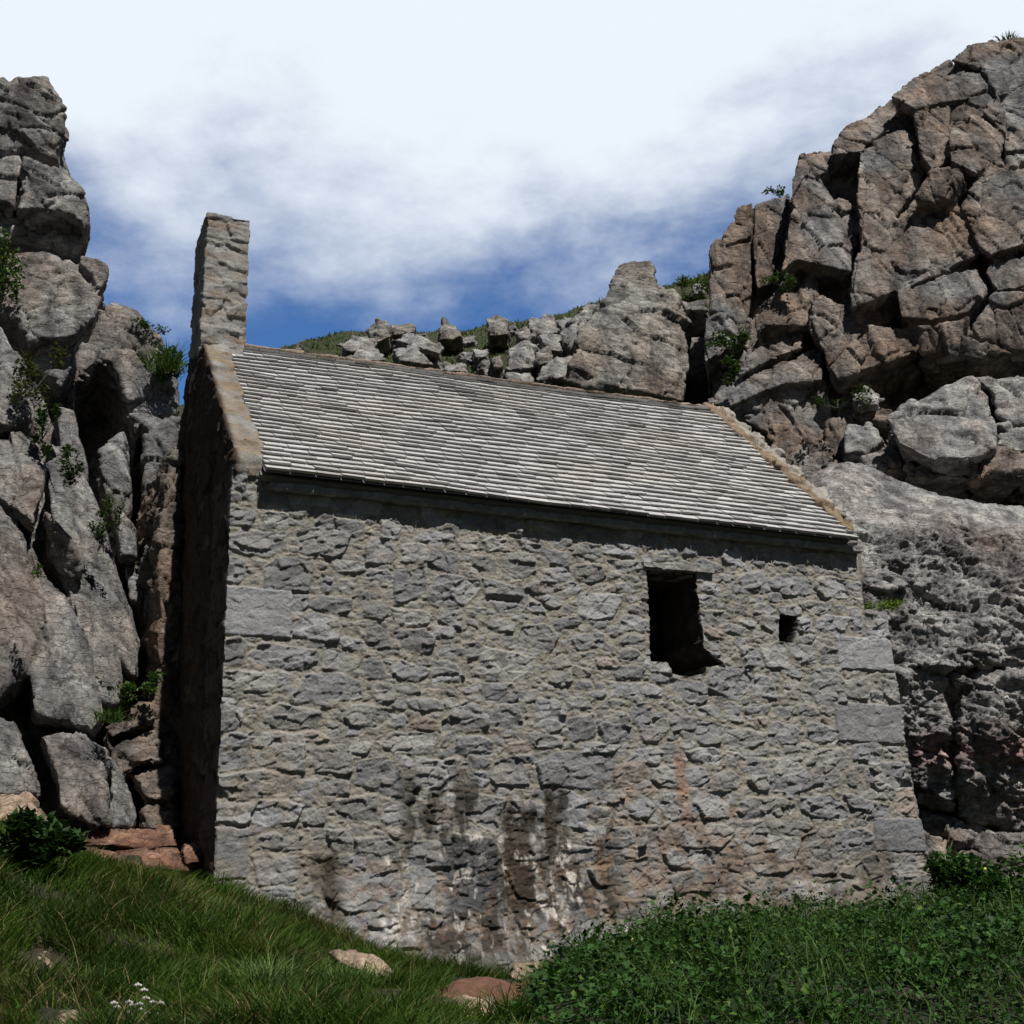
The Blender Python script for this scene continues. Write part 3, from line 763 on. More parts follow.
# roof: real slates, 31 courses
EV, RV = -0.13, 1.80
_eu, _ez = on_wall(np.array([259., 857.]), np.array([472., 542.]), EV)
_ru, _rz = on_wall(np.array([247., 705.]), np.array([346., 406.]), RV)
EZ, RZ = _ez.mean(), _rz.mean() - 0.03
def roof_dz(u, k):                                   # the old roof is not quite level
    t_ = (np.asarray(u) - 2.8) / 5.2
    return t_ * ((_ez[1] - _ez[0]) * (1 - k) + (_rz[1] - _rz[0]) * k)
U_E, U_R = float(_eu[1]), float(_ru[1])
rs = np.random.RandomState(8)
rows = 31
sl = np.array([0, RV - EV, RZ - EZ]); SLn = np.linalg.norm(sl); sl /= SLn
nrm = np.array([0, -sl[2], sl[1]])
rv = []; rf = []; rc = []
def add_slate(u0, u1, s0, s1, th, lift, cc_, kv):
    b0 = len(rv)
    jz = rs.normal(0, 0.002)
    for s, tt in ((s0, lift + jz), (s1, 0.0)):
        for u in (u0, u1):
            uu = u + rs.normal(0, 0.001)
            base = np.array([uu, EV, EZ]) + sl * (s + (rs.normal(0, 0.0025) if s == s0 else 0)) + nrm * tt
            sag = 0.007 * math.sin(u * 1.7 + s * 2) + 0.003 * math.sin(u * 5.1 + s * 7)
            base = base + nrm * sag + np.array([0, 0, float(roof_dz(uu, s / SLn))])
            rv.append(base - nrm * th + (sl * 0.016 if s == s0 else 0)); rv.append(base)
    # order: s0u0 bot,top ; s0u1 bot,top ; s1u0 ; s1u1
    a = b0
    rf.extend([(a + 1, a + 3, a + 7, a + 5), (a, a + 4, a + 6, a + 2), (a, a + 2, a + 3, a + 1), (a + 2, a + 6, a + 7, a + 3), (a + 4, a + 5, a + 7, a + 6), (a, a + 1, a + 5, a + 4)])
    rc.extend([cc_] * 8)
expo = SLn / rows
for r_ in range(rows):
    s0 = r_ * expo; k = r_ / rows
    ul = 0.205 + 0.03 * k if k < 0.90 else 0.37
    ue = U_E + (U_R - U_E) * k
    u = ul + (rs.uniform(0.04, 0.15) if r_ % 2 else 0) - 0.0
    us = [ul]
    while u < ue - 0.05:
        if u > ul + 0.03: us.append(u)
        u += rs.uniform(0.145, 0.19)
    us.append(ue)
    if r_ == 0: add_slate(ul, ue, -0.004, expo * 2, 0.010, 0.012, (.2, .2, .2), 0)
    for i in range(len(us) - 1):
        g_ = rs.uniform(0.31, 0.45)
        if rs.rand() < 0.12: g_ *= 0.75
        pk = noise(np.array([[us[i] * 1.2, s0 * 2.2, 0.5]]), 77)[0]
        wr = 0.01 + 0.05 * max(0, pk + .1)
        add_slate(us[i] + 0.0025, us[i + 1] - 0.0025, s0 - 0.01, s0 + expo * 2.1 if r_ < rows - 2 else s0 + expo, 0.032, 0.050 + rs.uniform(-.004, .004), (g_ * (1 + wr), g_, g_ * (1 - wr * .9)), 0)
me = mesh_np('roof', np.array(rv), np.array(rf), False); set_col(me, np.array(rc))
m, t, b = newmat('slate')
v = t.nodes.new('ShaderNodeTexCoord').outputs['Object']
c = mix(t, 1.0, attr(t), ramp(t, nz(t, v, 14, 8, 0.7), [(0.25, (0.75, 0.75, 0.75)), (0.5, (1, 1, 1)), (0.75, (1.25, 1.25, 1.25))]), 'MULTIPLY')
c = mix(t, mth(t, 'MULTIPLY', ramp(t, nz(t, v, 5, 8, 0.75, 0.6), [(0.58, (0, 0, 0)), (0.68, (1, 1, 1))]), 0.18), c, (0.30, 0.21, 0.14))
t.links.new(c, b.inputs['Base Color']); b.inputs['Roughness'].default_value = 0.7
b.inputs['Specular IOR Level'].default_value = 0.4
t.links.new(bump(t, nz(t, v, 60, 8, 0.7), 0.5, 0.01), b.inputs['Normal'])
M_slate = m
roof = link('roof', me, M_slate, chapel)
# underside boards, rear slope, ridge, eaves course
def plate(p0, p1, p2, p3, th):
    p_ = [np.array(q, float) for q in (p0, p1, p2, p3)]; n_ = np.cross(p_[1] - p_[0], p_[3] - p_[0]); n_ /= np.linalg.norm(n_)
    V_ = np.array(p_ + [q - n_ * th for q in p_])
    return V_, np.array([(0, 1, 2, 3), (7, 6, 5, 4), (0, 4, 5, 1), (1, 5, 6, 2), (2, 6, 7, 3), (3, 7, 4, 0)])
dn = nrm * -0.03
DZ_ = 0.0
V1, F1 = plate(np.array([0.19, EV + .03, EZ + .03]) + dn, np.array([U_E - .05, EV + .03, EZ + .03]) + dn, np.array([U_R - .05, RV, RZ]) + dn, np.array([0.19, RV, RZ]) + dn, 0.05)
V2, F2 = plate((5.12, RV, RZ), (5.42, 3.75, 3.05), (0.2, 3.75, 3.05), (0.2, RV, RZ), 0.05)
V2 = V2[[0, 1, 2, 3, 4, 5, 6, 7]]
me = mesh_np('roof_deck', np.concatenate([V1, V2]), np.concatenate([F1, F2 + 8]), False); set_col(me, (0.14, 0.135, 0.13))
link('roof_deck', me, M_slate, roof)
boxes = []
u = 0.25
while u < 5.38:
    l_ = min(rs.uniform(0.35, 0.8), 5.42 - u)
    boxes.append(((u + l_ / 2, -0.030, 2.950 + rs.uniform(-.006, .006)), (l_ - 0.006, 0.11, 0.055), (0, 0, rs.normal(0, 0.008))))
    u += l_
slab('eaves_course', boxes, M_wall, chapel, 0.009, 0.2, 0.010, 6, (0.19, 0.185, 0.175))
boxes = []
u = 0.40
while u < U_R - .1:
    l_ = rs.uniform(0.22, 0.4)
    boxes.append(((u + l_ / 2, RV + 0.02, RZ + 0.03 + float(roof_dz(u, 1))), (l_ - 0.008, 0.13, 0.025), (0.25, 0, rs.normal(0, .01)))); u += l_
slab('ridge', boxes, M_wall, roof, 0.009, 0.2, 0.010, 7, (0.24, 0.19, 0.155))
# east coping: mortar fillet with lumps of stone outside it
B = Blocks(); ang = math.atan2(sl[2], sl[1])
k = 0.2
while k < SLn + 0.02:
    s_ = np.array([0, EV, EZ]) + sl * k; kk_ = k / SLn; uu = U_E + (U_R - U_E) * kk_; s_[2] += float(roof_dz(uu, kk_)); wd_ = min(1, .25 + 1.6 * kk_)
    B.box((uu + 0.05 * wd_, s_[1], s_[2] + 0.0), (0.13 * wd_ + .01, 0.14, 0.10), (ang, 0, rs.normal(0, .05)))
    if k > .5: B.box((uu + 0.13 + rs.uniform(-.03, .03) - 0.04 * (k < .7), s_[1] + 0.05, s_[2] + 0.0 + rs.uniform(-.02, .03)), (rs.uniform(.14, .26), rs.uniform(.14, .22), 0.13), (ang, rs.normal(0, .15), rs.normal(0, .2)))
    k += 0.085
me = B.mesh(0.013); c0, ti = carve(me, 0.18, 0.035, 14)
uu = c0[:, 0] - (U_E + (U_R - U_E) * np.clip((c0[:, 2] - EZ) / (RZ - EZ), 0, 1))
m_ = np.clip((0.115 + 0.03 * noise(c0 * 9, 4) - uu) / 0.03, 0, 1)[:, None]
cv = np.array([0.30, 0.28, 0.25]) * (1 + .2 * noise(c0 * 6, 8))[:, None] * (1 - m_) + np.array([0.21, 0.16, 0.11]) * (1 + .2 * noise(c0 * 12, 8))[:, None] * m_
set_col(me, cv); me.materials.clear(); link('coping', me, M_wall, chapel)

# ------------------------------------------------------------------ cliffs
def pts(s): return [tuple(float(q) for q in a.split(',')) for a in s.split()]
def up(s, x0, y0, k): return [(x0 + a / k, y0 + b_ / k) for a, b_ in pts(s)]
c1 = lambda s: up(s, 0, 60, 2.438)
c2 = lambda s: up(s, 0, 440, 2.226)
c4 = lambda s: up(s, 680, 20, 2.226)
c5 = lambda s: up(s, 740, 440, 2.048)
c3 = lambda s: up(s, 260, 250, 2.226)

# left cliff, upper tower of blocks
B = Blocks()
Yt = 13.0
B.add(pts('-60,90 40,92 56,130 78,190 76,230 66,262 88,300 70,340 -60,345'), Yt + .5, 0.2, 0.3, 2.0, 0.0)
B.add(c1('-120,45 0,45 60,42 118,40 160,115 165,180 150,265 60,235 0,230 -120,230'), Yt, 0.9, -0.25, 1.8, .10, 1, ce=(30, 110))
B.add(c1('-120,235 0,235 48,232 50,290 36,365 0,365 -120,365'), Yt - .1, 0, 0.1, 1.5, .1)
B.add(c1('54,230 150,262 195,300 220,330 226,400 212,425 195,388 120,375 38,366 52,300'), Yt - .1, 0.5, 0.1, 1.5, .1)
B.add(c1('-120,370 0,375 120,384 200,392 215,430 185,480 110,460 30,455 0,450 -120,450'), Yt + .1, 0.4, -0.1, 1.5, .1)
B.add(c1('195,472 240,485 268,505 260,540 245,568 215,522 188,492'), Yt - .1, 0.2, 0.1, 1.0, .1)
B.add(c1('-120,470 12,465 100,462 180,484 215,530 252,582 235,635 180,690 70,700 40,640 -120,640'), Yt - .3, 0.4, 0.2, 1.8, .12)
B.add(c1('60,690 200,690 270,880 270,1150 60,1150'), Yt + 1.0, 0, .2, 1.0, 0)
B.add(c1('60,706 185,704 170,762 150,800 90,745'), Yt - .1, 0.1, 0.2, 1.0)
B.add(c1('-120,640 30,640 70,700 90,780 60,900 -120,900'), Yt + .5, 0.1, 0.2, 1.0)
# right mass over the hollow
B.add(c1('232,640 250,590 280,580 330,600 375,640 400,700 432,780 430,810 400,800 345,838 312,862 280,765 240,722 195,765 175,802 180,720'), Yt - 1.0, 0.7, 0.1, 2.0, .10, 1, ce=(140, 345))
B.add(c1('170,800 300,850 440,800 440,1100 200,1100 170,950'), Yt + 0.3, 0, 0.2, 1.0, 0.02)
B.add(c1('312,862 380,812 434,802 440,866 360,872 330,905'), Yt - 1.0, .3, .3, 1.2)
B.add(c1('352,868 436,870 440,1000 445,1250 350,1250 345,1000'), Yt - 1.2, .15, .2, 1.2, .06)
B.add(c1('240,945 300,902 320,1020 330,1240 290,1300 262,1100'), Yt - 1.5, 0.3, 0.3, 1.2)
me_l1 = B
kwl = dict(rot=(0.15, 0.35, 0.2), stretch=(1.3, 1.1, 0.8))
def moss(co_, c):
    return c
o = rock_obj('left_cliff', B, 0.024, M_left, 0.48, 0.045, 3, crack=1.0, grit=.004, tilt=.9, fb=.06, **kwl)
struct(o, 'grey blocky limestone cliff left of the chapel')

# left cliff, nearer leaning slabs
B = Blocks()
B.add(pts('-60,330 20,350 50,410 75,480 115,560 135,660 130,720 60,730 -60,720'), 10.9, 0.5, 0.5, 1.6, 0.0)
B.add(c1('-120,620 0,645 40,702 85,850 80,885 30,900 -120,900'), 9.9, .5, .5, 1.2, .1)
B.add(c1('22,902 50,900 105,955 80,1010 36,1000'), 9.8, .2, .1, .8)
B.add(c1('132,842 178,850 215,980 225,1100 190,1100 150,980'), 10.6, .3, .4, .8)
B.add(c2('108,0 170,20 215,140 260,300 310,440 302,530 270,500 200,330 148,120'), 10.3, 0.7, .9, .9, .05, 1.2, cham=.06)
B.add(c2('100,52 130,22 152,112 192,250 250,400 270,540 250,590 220,580 180,440 150,340 122,200'), 10.05, 0.5, .8, .9, .05, 1.2, cham=.06)
B.add(c2('60,205 100,300 150,342 190,450 225,620 210,650 75,612 62,500 112,410 75,330'), 9.6, 0.4, .6, .9, .06, 1.2, cham=.06)
B.add(c2('-100,120 0,130 60,220 116,400 100,450 50,540 0,580 -100,580'), 9.35, .6, .5, 1.2, .08, 1.2, cham=.07, ce=(10, 600))
B.add(c2('-100,-20 30,0 102,60 76,192 0,132 -100,110'), 9.6, .3, .4, .9, .05, 1.2, cham=.06)
B.add(c2('95,150 170,232 190,292 150,338 104,252'), 9.8, .1, -.3, .5, .1, 2)
B.add(c2('-100,600 30,620 70,710 92,790 60,800 -100,790'), 9.0, .4, .3, 1.0, .12, 2)
B.add(c2('88,655 190,650 240,680 240,742 250,860 210,866 130,822 110,722'), 9.3, .3, .3, 1.0, .14, 2)
B.add(c2('245,702 270,740 300,842 295,868 250,866'), 9.6, .2, .2, .7, .1, 1)
B.add(c2('256,142 300,182 300,262 266,262'), 10.9, .1, .2, .5)
B.add(c2('280,285 315,275 315,370 290,360'), 11.0, .1, .2, .5)
B.add(c2('-100,560 60,600 220,640 240,870 -100,870'), 10.0, .2, .2, 1.0, 0.0)
o = rock_obj('left_cliff', B, 0.017, M_left, 0.35, 0.030, 13, crack=0.9, grit=.006, rot=(0.2, -0.4, 0.0), stretch=(0.7, 1, 3.0))
struct(o, 'leaning limestone slabs on the near left with a narrow cleft beside the chapel')

# dark rock in the passage between left cliff and chapel
B = Blocks()
B.add(pts('95,480 180,460 186,600 190,840 100,840 120,640'), 12.6, 0.1, .2, 1.0, .02)
B.add(c2('330,60 392,50 398,300 398,600 330,580 338,300'), 12.2, .2, .2, .6, .06)
for s_, y_ in (('225,640 300,582 355,585 342,630 250,664', 10.0), ('250,680 345,648 362,715 300,722', 9.9), ('228,650 255,690 300,728 280,760 250,730', 9.85), ('285,738 380,728 390,800 320,800', 9.85), ('320,800 395,800 395,870 310,866', 9.8), ('355,590 400,590 400,720 370,720', 10.6)):
    B.add(c2(s_), y_, .1, .2, .7, .1, 1)
B.add(pts('160,500 174,446 184,444 189,640 191,840 152,840 154,700'), 10.3, .2, .4, 1.3, .04, 0, dirx=-.45)
B.box((-4.0, 14.3, 1.2), (2.8, 1.2, 3.6), (0.1, 0.1, 0.2)).box((-3.0, 14.0, 0.2), (1.6, 1.2, 2.6), (0, .2, .4)).box((5.2, 13.9, 0.4), (2.6, 1.0, 2.4), (0.1, 0, .3))
M_pass = rock_mat('passage_rock', (0.125, 0.112, 0.10), (0.15, 0.095, 0.065), 0.45)
o = rock_obj('left_cliff', B, 0.02, M_pass, 0.3, 0.05, 23, crack=0.8, grit=.01)
struct(o, 'rough rock steps rising in the passage beside the chapel west wall')

# right cliff
B = Blocks()
Yr = 17.0
B.add(c4('66,560 72,505 118,455 130,420 245,395 255,345 280,300 350,270 435,218 530,130 640,70 860,55 860,500 860,760 430,790 330,1010 110,940 60,850'), Yr + .10, -.8, 1.6, 2.5, 0.0, 6, ce=(900, 260))
RC = [('62,540 70,500 120,450 125,410 160,405 158,500 160,612 100,650 65,648', 17.6, .2, .3),
      ('55,660 100,652 160,618 155,690 100,735 58,762', 17.2, .2, .3),
      ('165,412 240,385 236,450 215,530 200,585 170,600 163,500', 17.9, .3, .4),
      ('240,452 275,352 310,346 345,400 402,420 398,480 378,560 300,542 260,532 225,560', 16.9, .5, .8),
      ('268,300 300,290 345,300 332,335 300,350 275,345 245,405 250,350', 17.6, .2, .6),
      ('170,642 220,590 292,520 302,600 288,680 200,682 170,700', 16.5, .2, .5),
      ('125,772 180,712 272,680 272,730 190,762 130,792', 16.3, .1, .5),
      ('60,842 200,772 310,732 316,800 230,812 110,862 60,852', 16.0, -.1, .5),
      ('110,864 230,814 322,802 332,880 322,1000 230,950', 16.2, .2, .1),
      ('400,300 450,252 510,242 542,330 530,372 480,432 450,472 400,500 394,390', 17.3, .3, .9),
      ('402,502 450,476 520,402 610,402 640,452 666,520 560,572 480,602 382,640 378,570', 16.4, .1, .6),
      ('520,390 560,332 620,326 636,346 602,402 540,406', 16.3, .2, -.1),
      ('602,240 660,212 720,252 716,300 660,342 602,312', 17.3, .3, .6),
      ('522,202 600,190 602,240 600,312 560,332 532,290', 17.6, .2, .7),
      ('345,262 372,240 430,210 470,172 520,192 512,240 450,250 400,292 335,300', 18.4, .3, 1.0),
      ('472,170 530,120 600,90 662,112 690,165 622,176 522,196', 18.7, .3, .9),
      ('602,88 640,55 700,45 770,36 860,30 860,140 766,150 702,170 672,110', 19.0, .2, .8),
      ('692,172 770,154 860,150 860,285 725,292 722,250 672,202', 18.0, .2, .8),
      ('662,346 720,304 860,300 860,470 760,500 690,522 666,502 626,412', 16.6, -.2, .7),
      ('692,532 766,520 860,500 860,600 702,602 682,562', 16.2, -.1, .3),
      ('482,602 660,552 682,600 640,652 560,670 490,662', 15.9, .1, .2),
      ('702,604 860,602 860,735 742,742 642,702 662,660', 15.6, -.1, -.1),
      ('532,682 640,662 640,704 742,744 700,760 534,742', 15.5, .1, -.2),
      ('332,772 420,682 530,680 532,740 440,772 350,802', 15.8, .2, .1),
      ('326,892 365,882 372,980 322,982', 15.6, .1, .1),
      ('300,602 380,642 480,604 488,662 420,682 330,770 318,730 290,682', 16.3, .3, .3)]
for s_, y_, tx, ty in RC: B.add(c4(s_), y_ * .55 + 16.6 * .45 - .1, tx, ty, 1.6, .05, 0.0, cham=.03)
o = rock_obj('right_cliff', B, 0.021, M_right, 0.46, 0.05, 43, crack=1.0, rot=(0.1, -0.2, 0.3), stretch=(0.8, 1, 1.5), tintv=.35, grit=.004, fb=.05, tilt=.8)
struct(o, 'high brown and grey limestone cliff rising right of the chapel')
# rubble band under the overhang
B = Blocks()
B.add(c4('200,900 340,930 350,1060 200,1060'), 15.6, 0, .2, 1.0, .02)
B.add(pts('676,335 716,335 716,440 676,440'), 18.9, 0, .2, 1.0, .02)
B.add(c4('318,790 860,790 860,1010 318,1010'), 17.2, 0, .2, 1.0, 0)
for s_, y_ in (('402,972 480,946 502,1000 420,1012', 14.6), ('500,960 560,985 640,985 640,1020 500,1020', 14.4), ('640,985 700,955 740,965 740,1020 640,1020', 14.3), ('742,965 860,985 860,1020 742,1020', 14.3), ('325,985 372,985 400,975 410,1020 330,1020', 15.0), ('372,880 460,870 470,900 420,892', 15.6)):
    B.add(c4(s_), y_, .1, .3, 1.0, .1, 1)
o = rock_obj('right_cliff', B, 0.024, M_right, 0.5, 0.08, 53, crack=0.5)
struct(o, 'broken ledge under the overhang of the right cliff')
# dark notch between outcrop and right cliff
B = Blocks()
B.add(pts('660,300 712,300 716,420 650,420'), 21.5, 0, .2, 1.5, 0)
B.add(c3('928,108 998,108 1000,135 945,135'), 19.5, 0, .2, 1.2, .1)
o = rock_obj('right_cliff', B, 0.04, M_right, 0.5, 0.09, 57)
struct(o, 'shaded rock closing the notch beside the right cliff')

# ------------------------------------------------------------------ boulders that stand free
def boulder(spec, conv, Y, mat, lab, vox, size, amp, seed, th=1.0, tx=0.1, ty=0.3, bul=.2, name='boulder', cat='boulder', group=None, ce=None, **kw):
    B = Blocks(); B.add(conv(spec) if isinstance(spec, str) else spec, Y, tx, ty, th, bul, 0.5, ce=ce)
    o = rock_obj(name, B, vox, mat, size, amp, seed, **kw); place_origin(o)
    return tag(o, lab, cat, group)
idn = pts
# giant boulder leaning beside the east end
B = Blocks()
gxs = [770, 798, 822, 842, 860, 885, 905, 925, 945, 953, 961, 990, 1024, 1095]
gtop = [512, 486, 470, 463, 464, 474, 483, 490, 494, 496, 498, 503, 506, 510]
rows_ = []
for k, (dy_, Y_) in enumerate([(0, 13.0), (22, 12.45), (44, 12.2), (75, 11.98), (110, 11.85), (150, 11.78), (0, 11.76), (0, 11.95), (0, 11.74), (0, 11.72), (0, 11.8), (0, 12.1)]):
    r_ = []
    for gi, gx__ in enumerate(gxs):
        yy_ = gtop[gi] + dy_
        if k >= 6:
            bot = np.interp(gx__, [770, 900, 950, 1000, 1100], [795, 800, 808, 828, 845])
            mid_ = np.interp(gx__, [770, 880, 950, 1024, 1100], [655, 664, 672, 668, 660])
            yy_ = {6: mid_ - 6, 7: mid_, 8: mid_ + 7}.get(k, mid_ + 7 + (bot - mid_ - 7) * (k - 8) / 3)
        Yq = Y_ + (gx__ - 900) * 0.0012 + 0.12 * math.sin(gx__ * .05 + k * 1.3)
        if k >= 8 and gx__ == 953: Yq += .28
        if k == 7 and gx__ in (905, 945): Yq -= .12
        r_.append((gx__, yy_, Yq))
    rows_.append(r_)
B.strip(rows_, 2.4, -.1)
B.add(c5('300,540 740,540 740,1000 340,1000'), 13.9, 0, 0, 1.0, 0, 1)
ZL = float(P(930, 535, 12.1)[2])
def bigcol(co_, c):
    px_z = co_[:, 2]
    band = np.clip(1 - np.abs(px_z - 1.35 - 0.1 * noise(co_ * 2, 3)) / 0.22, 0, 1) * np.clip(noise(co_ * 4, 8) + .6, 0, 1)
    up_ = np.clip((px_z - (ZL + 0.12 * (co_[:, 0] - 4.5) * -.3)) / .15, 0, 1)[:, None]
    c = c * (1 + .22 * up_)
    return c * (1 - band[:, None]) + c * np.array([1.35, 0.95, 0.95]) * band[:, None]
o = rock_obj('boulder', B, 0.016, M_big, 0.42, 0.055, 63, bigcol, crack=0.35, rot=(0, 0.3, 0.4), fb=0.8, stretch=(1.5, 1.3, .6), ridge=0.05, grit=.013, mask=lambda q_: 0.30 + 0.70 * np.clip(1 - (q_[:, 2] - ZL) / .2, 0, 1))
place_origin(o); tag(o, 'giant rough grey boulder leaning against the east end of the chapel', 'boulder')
boulder('458,892 520,842 600,808 650,796 690,832 702,900 700,952 640,982 560,982 482,942', c4, 14.3, M_big, 'large smooth grey boulder lying on the ledge under the right cliff overhang', .022, .6, .06, 71, 1.4, .3, .9, .14)
boulder('652,796 720,790 860,792 860,880 740,902 702,882 690,832', c4, 14.9, M_big, 'long grey slab of rock wedged above the ledge at the right edge of the picture', .024, .5, .06, 72, 1.2, 0, .4)
boulder('706,905 745,905 860,890 860,975 742,962 704,950', c4, 14.5, M_big, 'low squared rock block beneath the long slab at the right edge', .024, .4, .05, 74, 1.0, 0, .3)
boulder('366,912 420,894 456,930 402,970 364,966', c4, 15.0, M_pale, 'angular pale grey boulder beside the smooth boulder on the ledge', .022, .4, .05, 73, .9, .2, .5)
boulder('385,835 410,812 446,835 440,858 395,860', c4, 15.4, M_big, 'small angular stone tucked in the dark hollow under the overhang', .022, .3, .04, 75, .5)
# rocks under the giant boulder
boulder('352,762 420,770 520,800 582,806 640,815 640,900 500,905 420,925 392,880', c5, 12.0, M_right, 'broken brown rock ledge beneath the giant boulder beside the chapel corner', .016, .25, .06, 76, 1.0, .1, .4, crack=.6)
boulder('225,338 306,338 312,380 250,385', c5, 12.2, M_big, 'small ledge of grey rock behind the buttress top of the chapel', .02, .25, .03, 77, .6)

# central outcrop
B = Blocks()
B.add(c3('798,32 840,26 872,26 888,72 930,105 918,150 800,150 760,118 782,70'), 17.6, .2, .5, 1.6, .12, .5)
B.add(c3('742,140 800,118 912,120 952,150 955,210 942,334 742,310 680,296 690,250 712,182'), 17.0, .9, .5, 1.8, .14, .5, ce=(625, 345))
o = rock_obj('rock_outcrop', B, 0.026, M_tor, 0.6, 0.05, 81, grit=.006, rot=(.1, .2, .1), stretch=(1.5, 1.2, .6), ridge=.03, crack=.3)
place_origin(o); tag(o, 'tall weathered rock pinnacle standing behind the right end of the roof ridge', 'rock outcrop')
HB = [('180,212 208,190 262,195 250,226 190,228', 21.5, M_pale, 'pale flat boulder nearest the left end of the boulder group above the ridge'),
      ('196,240 230,216 262,220 280,246 218,248', 20.8, M_pale, 'low pale boulder just over the ridge below the flat pale one'),
      ('238,172 262,154 286,160 292,192 262,206 246,200', 22.3, M_tor, 'dark upright boulder on the skyline near the left end of the hill'),
      ('290,166 340,166 344,182 298,190', 23, M_tor, 'low dark slab on the skyline beside the dark upright boulder'),
      ('292,200 330,184 372,196 406,216 400,232 330,212', 20.8, M_pale, 'large pale slanting slab resting on another boulder above the ridge'),
      ('294,222 345,208 388,256 312,248', 20.2, M_pale, 'rounded grey boulder under the slanting slab'),
      ('396,180 408,150 430,165 452,192 428,200 398,200', 22.5, M_tor, 'dark pointed rock standing alone on the skyline'),
      ('474,223 505,221 507,236 478,238', 21, M_pale, 'small pale stone in the middle of the turf slope'),
      ('408,252 455,255 460,272 410,268', 19.8, M_pale, 'pale stone half hidden behind the ridge in the middle of the slope'),
      ('506,152 535,140 556,160 552,188 510,192', 22.3, M_tor, 'dark block on the skyline left of the stacked rocks'),
      ('598,152 650,145 668,188 620,192 598,202', 21.6, M_pale, 'pale squared rock at the top of the stacked rocks beside the pinnacle'),
      ('572,176 600,170 597,198 574,198', 21.4, M_pale, 'small pale rock at the left shoulder of the stacked rocks'),
      ('552,218 590,200 616,215 612,262 548,268', 20.2, M_pale, 'broad grey boulder at the left foot of the stacked rocks'),
      ('618,186 672,188 672,226 640,222', 20.6, M_pale, 'grey block in the middle of the stacked rocks'),
      ('614,218 640,215 657,246 618,258', 20.0, M_tor, 'brown grey wedge low in the stacked rocks'),
      ('656,240 700,235 690,290 620,292 624,262', 19.4, M_pale, 'lowest boulder of the stacked rocks beside the pinnacle foot'),
      ('550,276 600,272 612,294 548,290', 19.2, M_pale, 'flat pale rock peeping over the ridge below the stacked rocks'),
      ('670,180 705,150 712,190 690,225 675,215', 20.4, M_pale, 'narrow pale rock leaning on the left side of the pinnacle'),
      ('960,84 975,70 992,80 990,96 965,98', 22, M_pale, 'tiny pale stone on the grass between the pinnacle and the right cliff'),
      ('515,240 535,236 540,258 520,262', 20.0, M_tor, 'small brown stone left of the broad boulder'),
      ('655,160 690,152 720,140 725,120 750,122 740,150 700,190 672,178', 22.6, M_pale, 'long pale rocks on the skyline left of the pinnacle')]
for i, (s_, y_, m_, lab) in enumerate(HB):
    boulder(s_, c3, y_, m_, lab, .022, .30, .045, 100 + i, .7, .35 * math.sin(i * 2.1), .7, .3, group='boulders strewn on the slope behind the chapel', crack=.5, grit=.006)

# small broken rocks among the big ones
rr = np.random.RandomState(21); protos = []
for k in range(4):
    B = Blocks(); B.box((0, 0, .1), (.34, .28, .24), tuple(rr.uniform(-.5, .5, 3))).box((.05, 0, .05), (.2, .3, .3), tuple(rr.uniform(-.8, .8, 3)))
    me = B.mesh(.022); c0, ti = carve(me, .16, .04, 300 + k); set_col(me, ti[:, None] * np.ones((1, 3))); me.materials.clear(); me.materials.append(M_pale if k % 2 else M_tor); protos.append(me)
nk = 0
while nk < 24:
    q_ = P(rr.uniform(300, 610), rr.uniform(322, 372), rr.uniform(19.5, 24.5)); hz_ = float(hill_z(np.array([q_[0]]), np.array([q_[1]]))[0])
    xx_, yy_ = to_px_(np.array([q_[0], q_[1], hz_]))
    if not (300 < xx_ < 620 and yy_ < 385): continue
    o = bpy.data.objects.new('rock', protos[nk % 4]); col.objects.link(o); o.location = (q_[0], q_[1], hz_ - .04)
    o.rotation_euler = (rr.uniform(-.4, .4), rr.uniform(-.4, .4), rr.uniform(0, 6.28)); sz9 = rr.uniform(.4, 1.25); o.scale = (sz9, sz9, sz9 * rr.uniform(.7, 1.1))
    tag(o, 'small broken rock lying loose in the turf among the larger boulders of the slope', 'rock', 'small broken rocks on the turf slope'); nk += 1

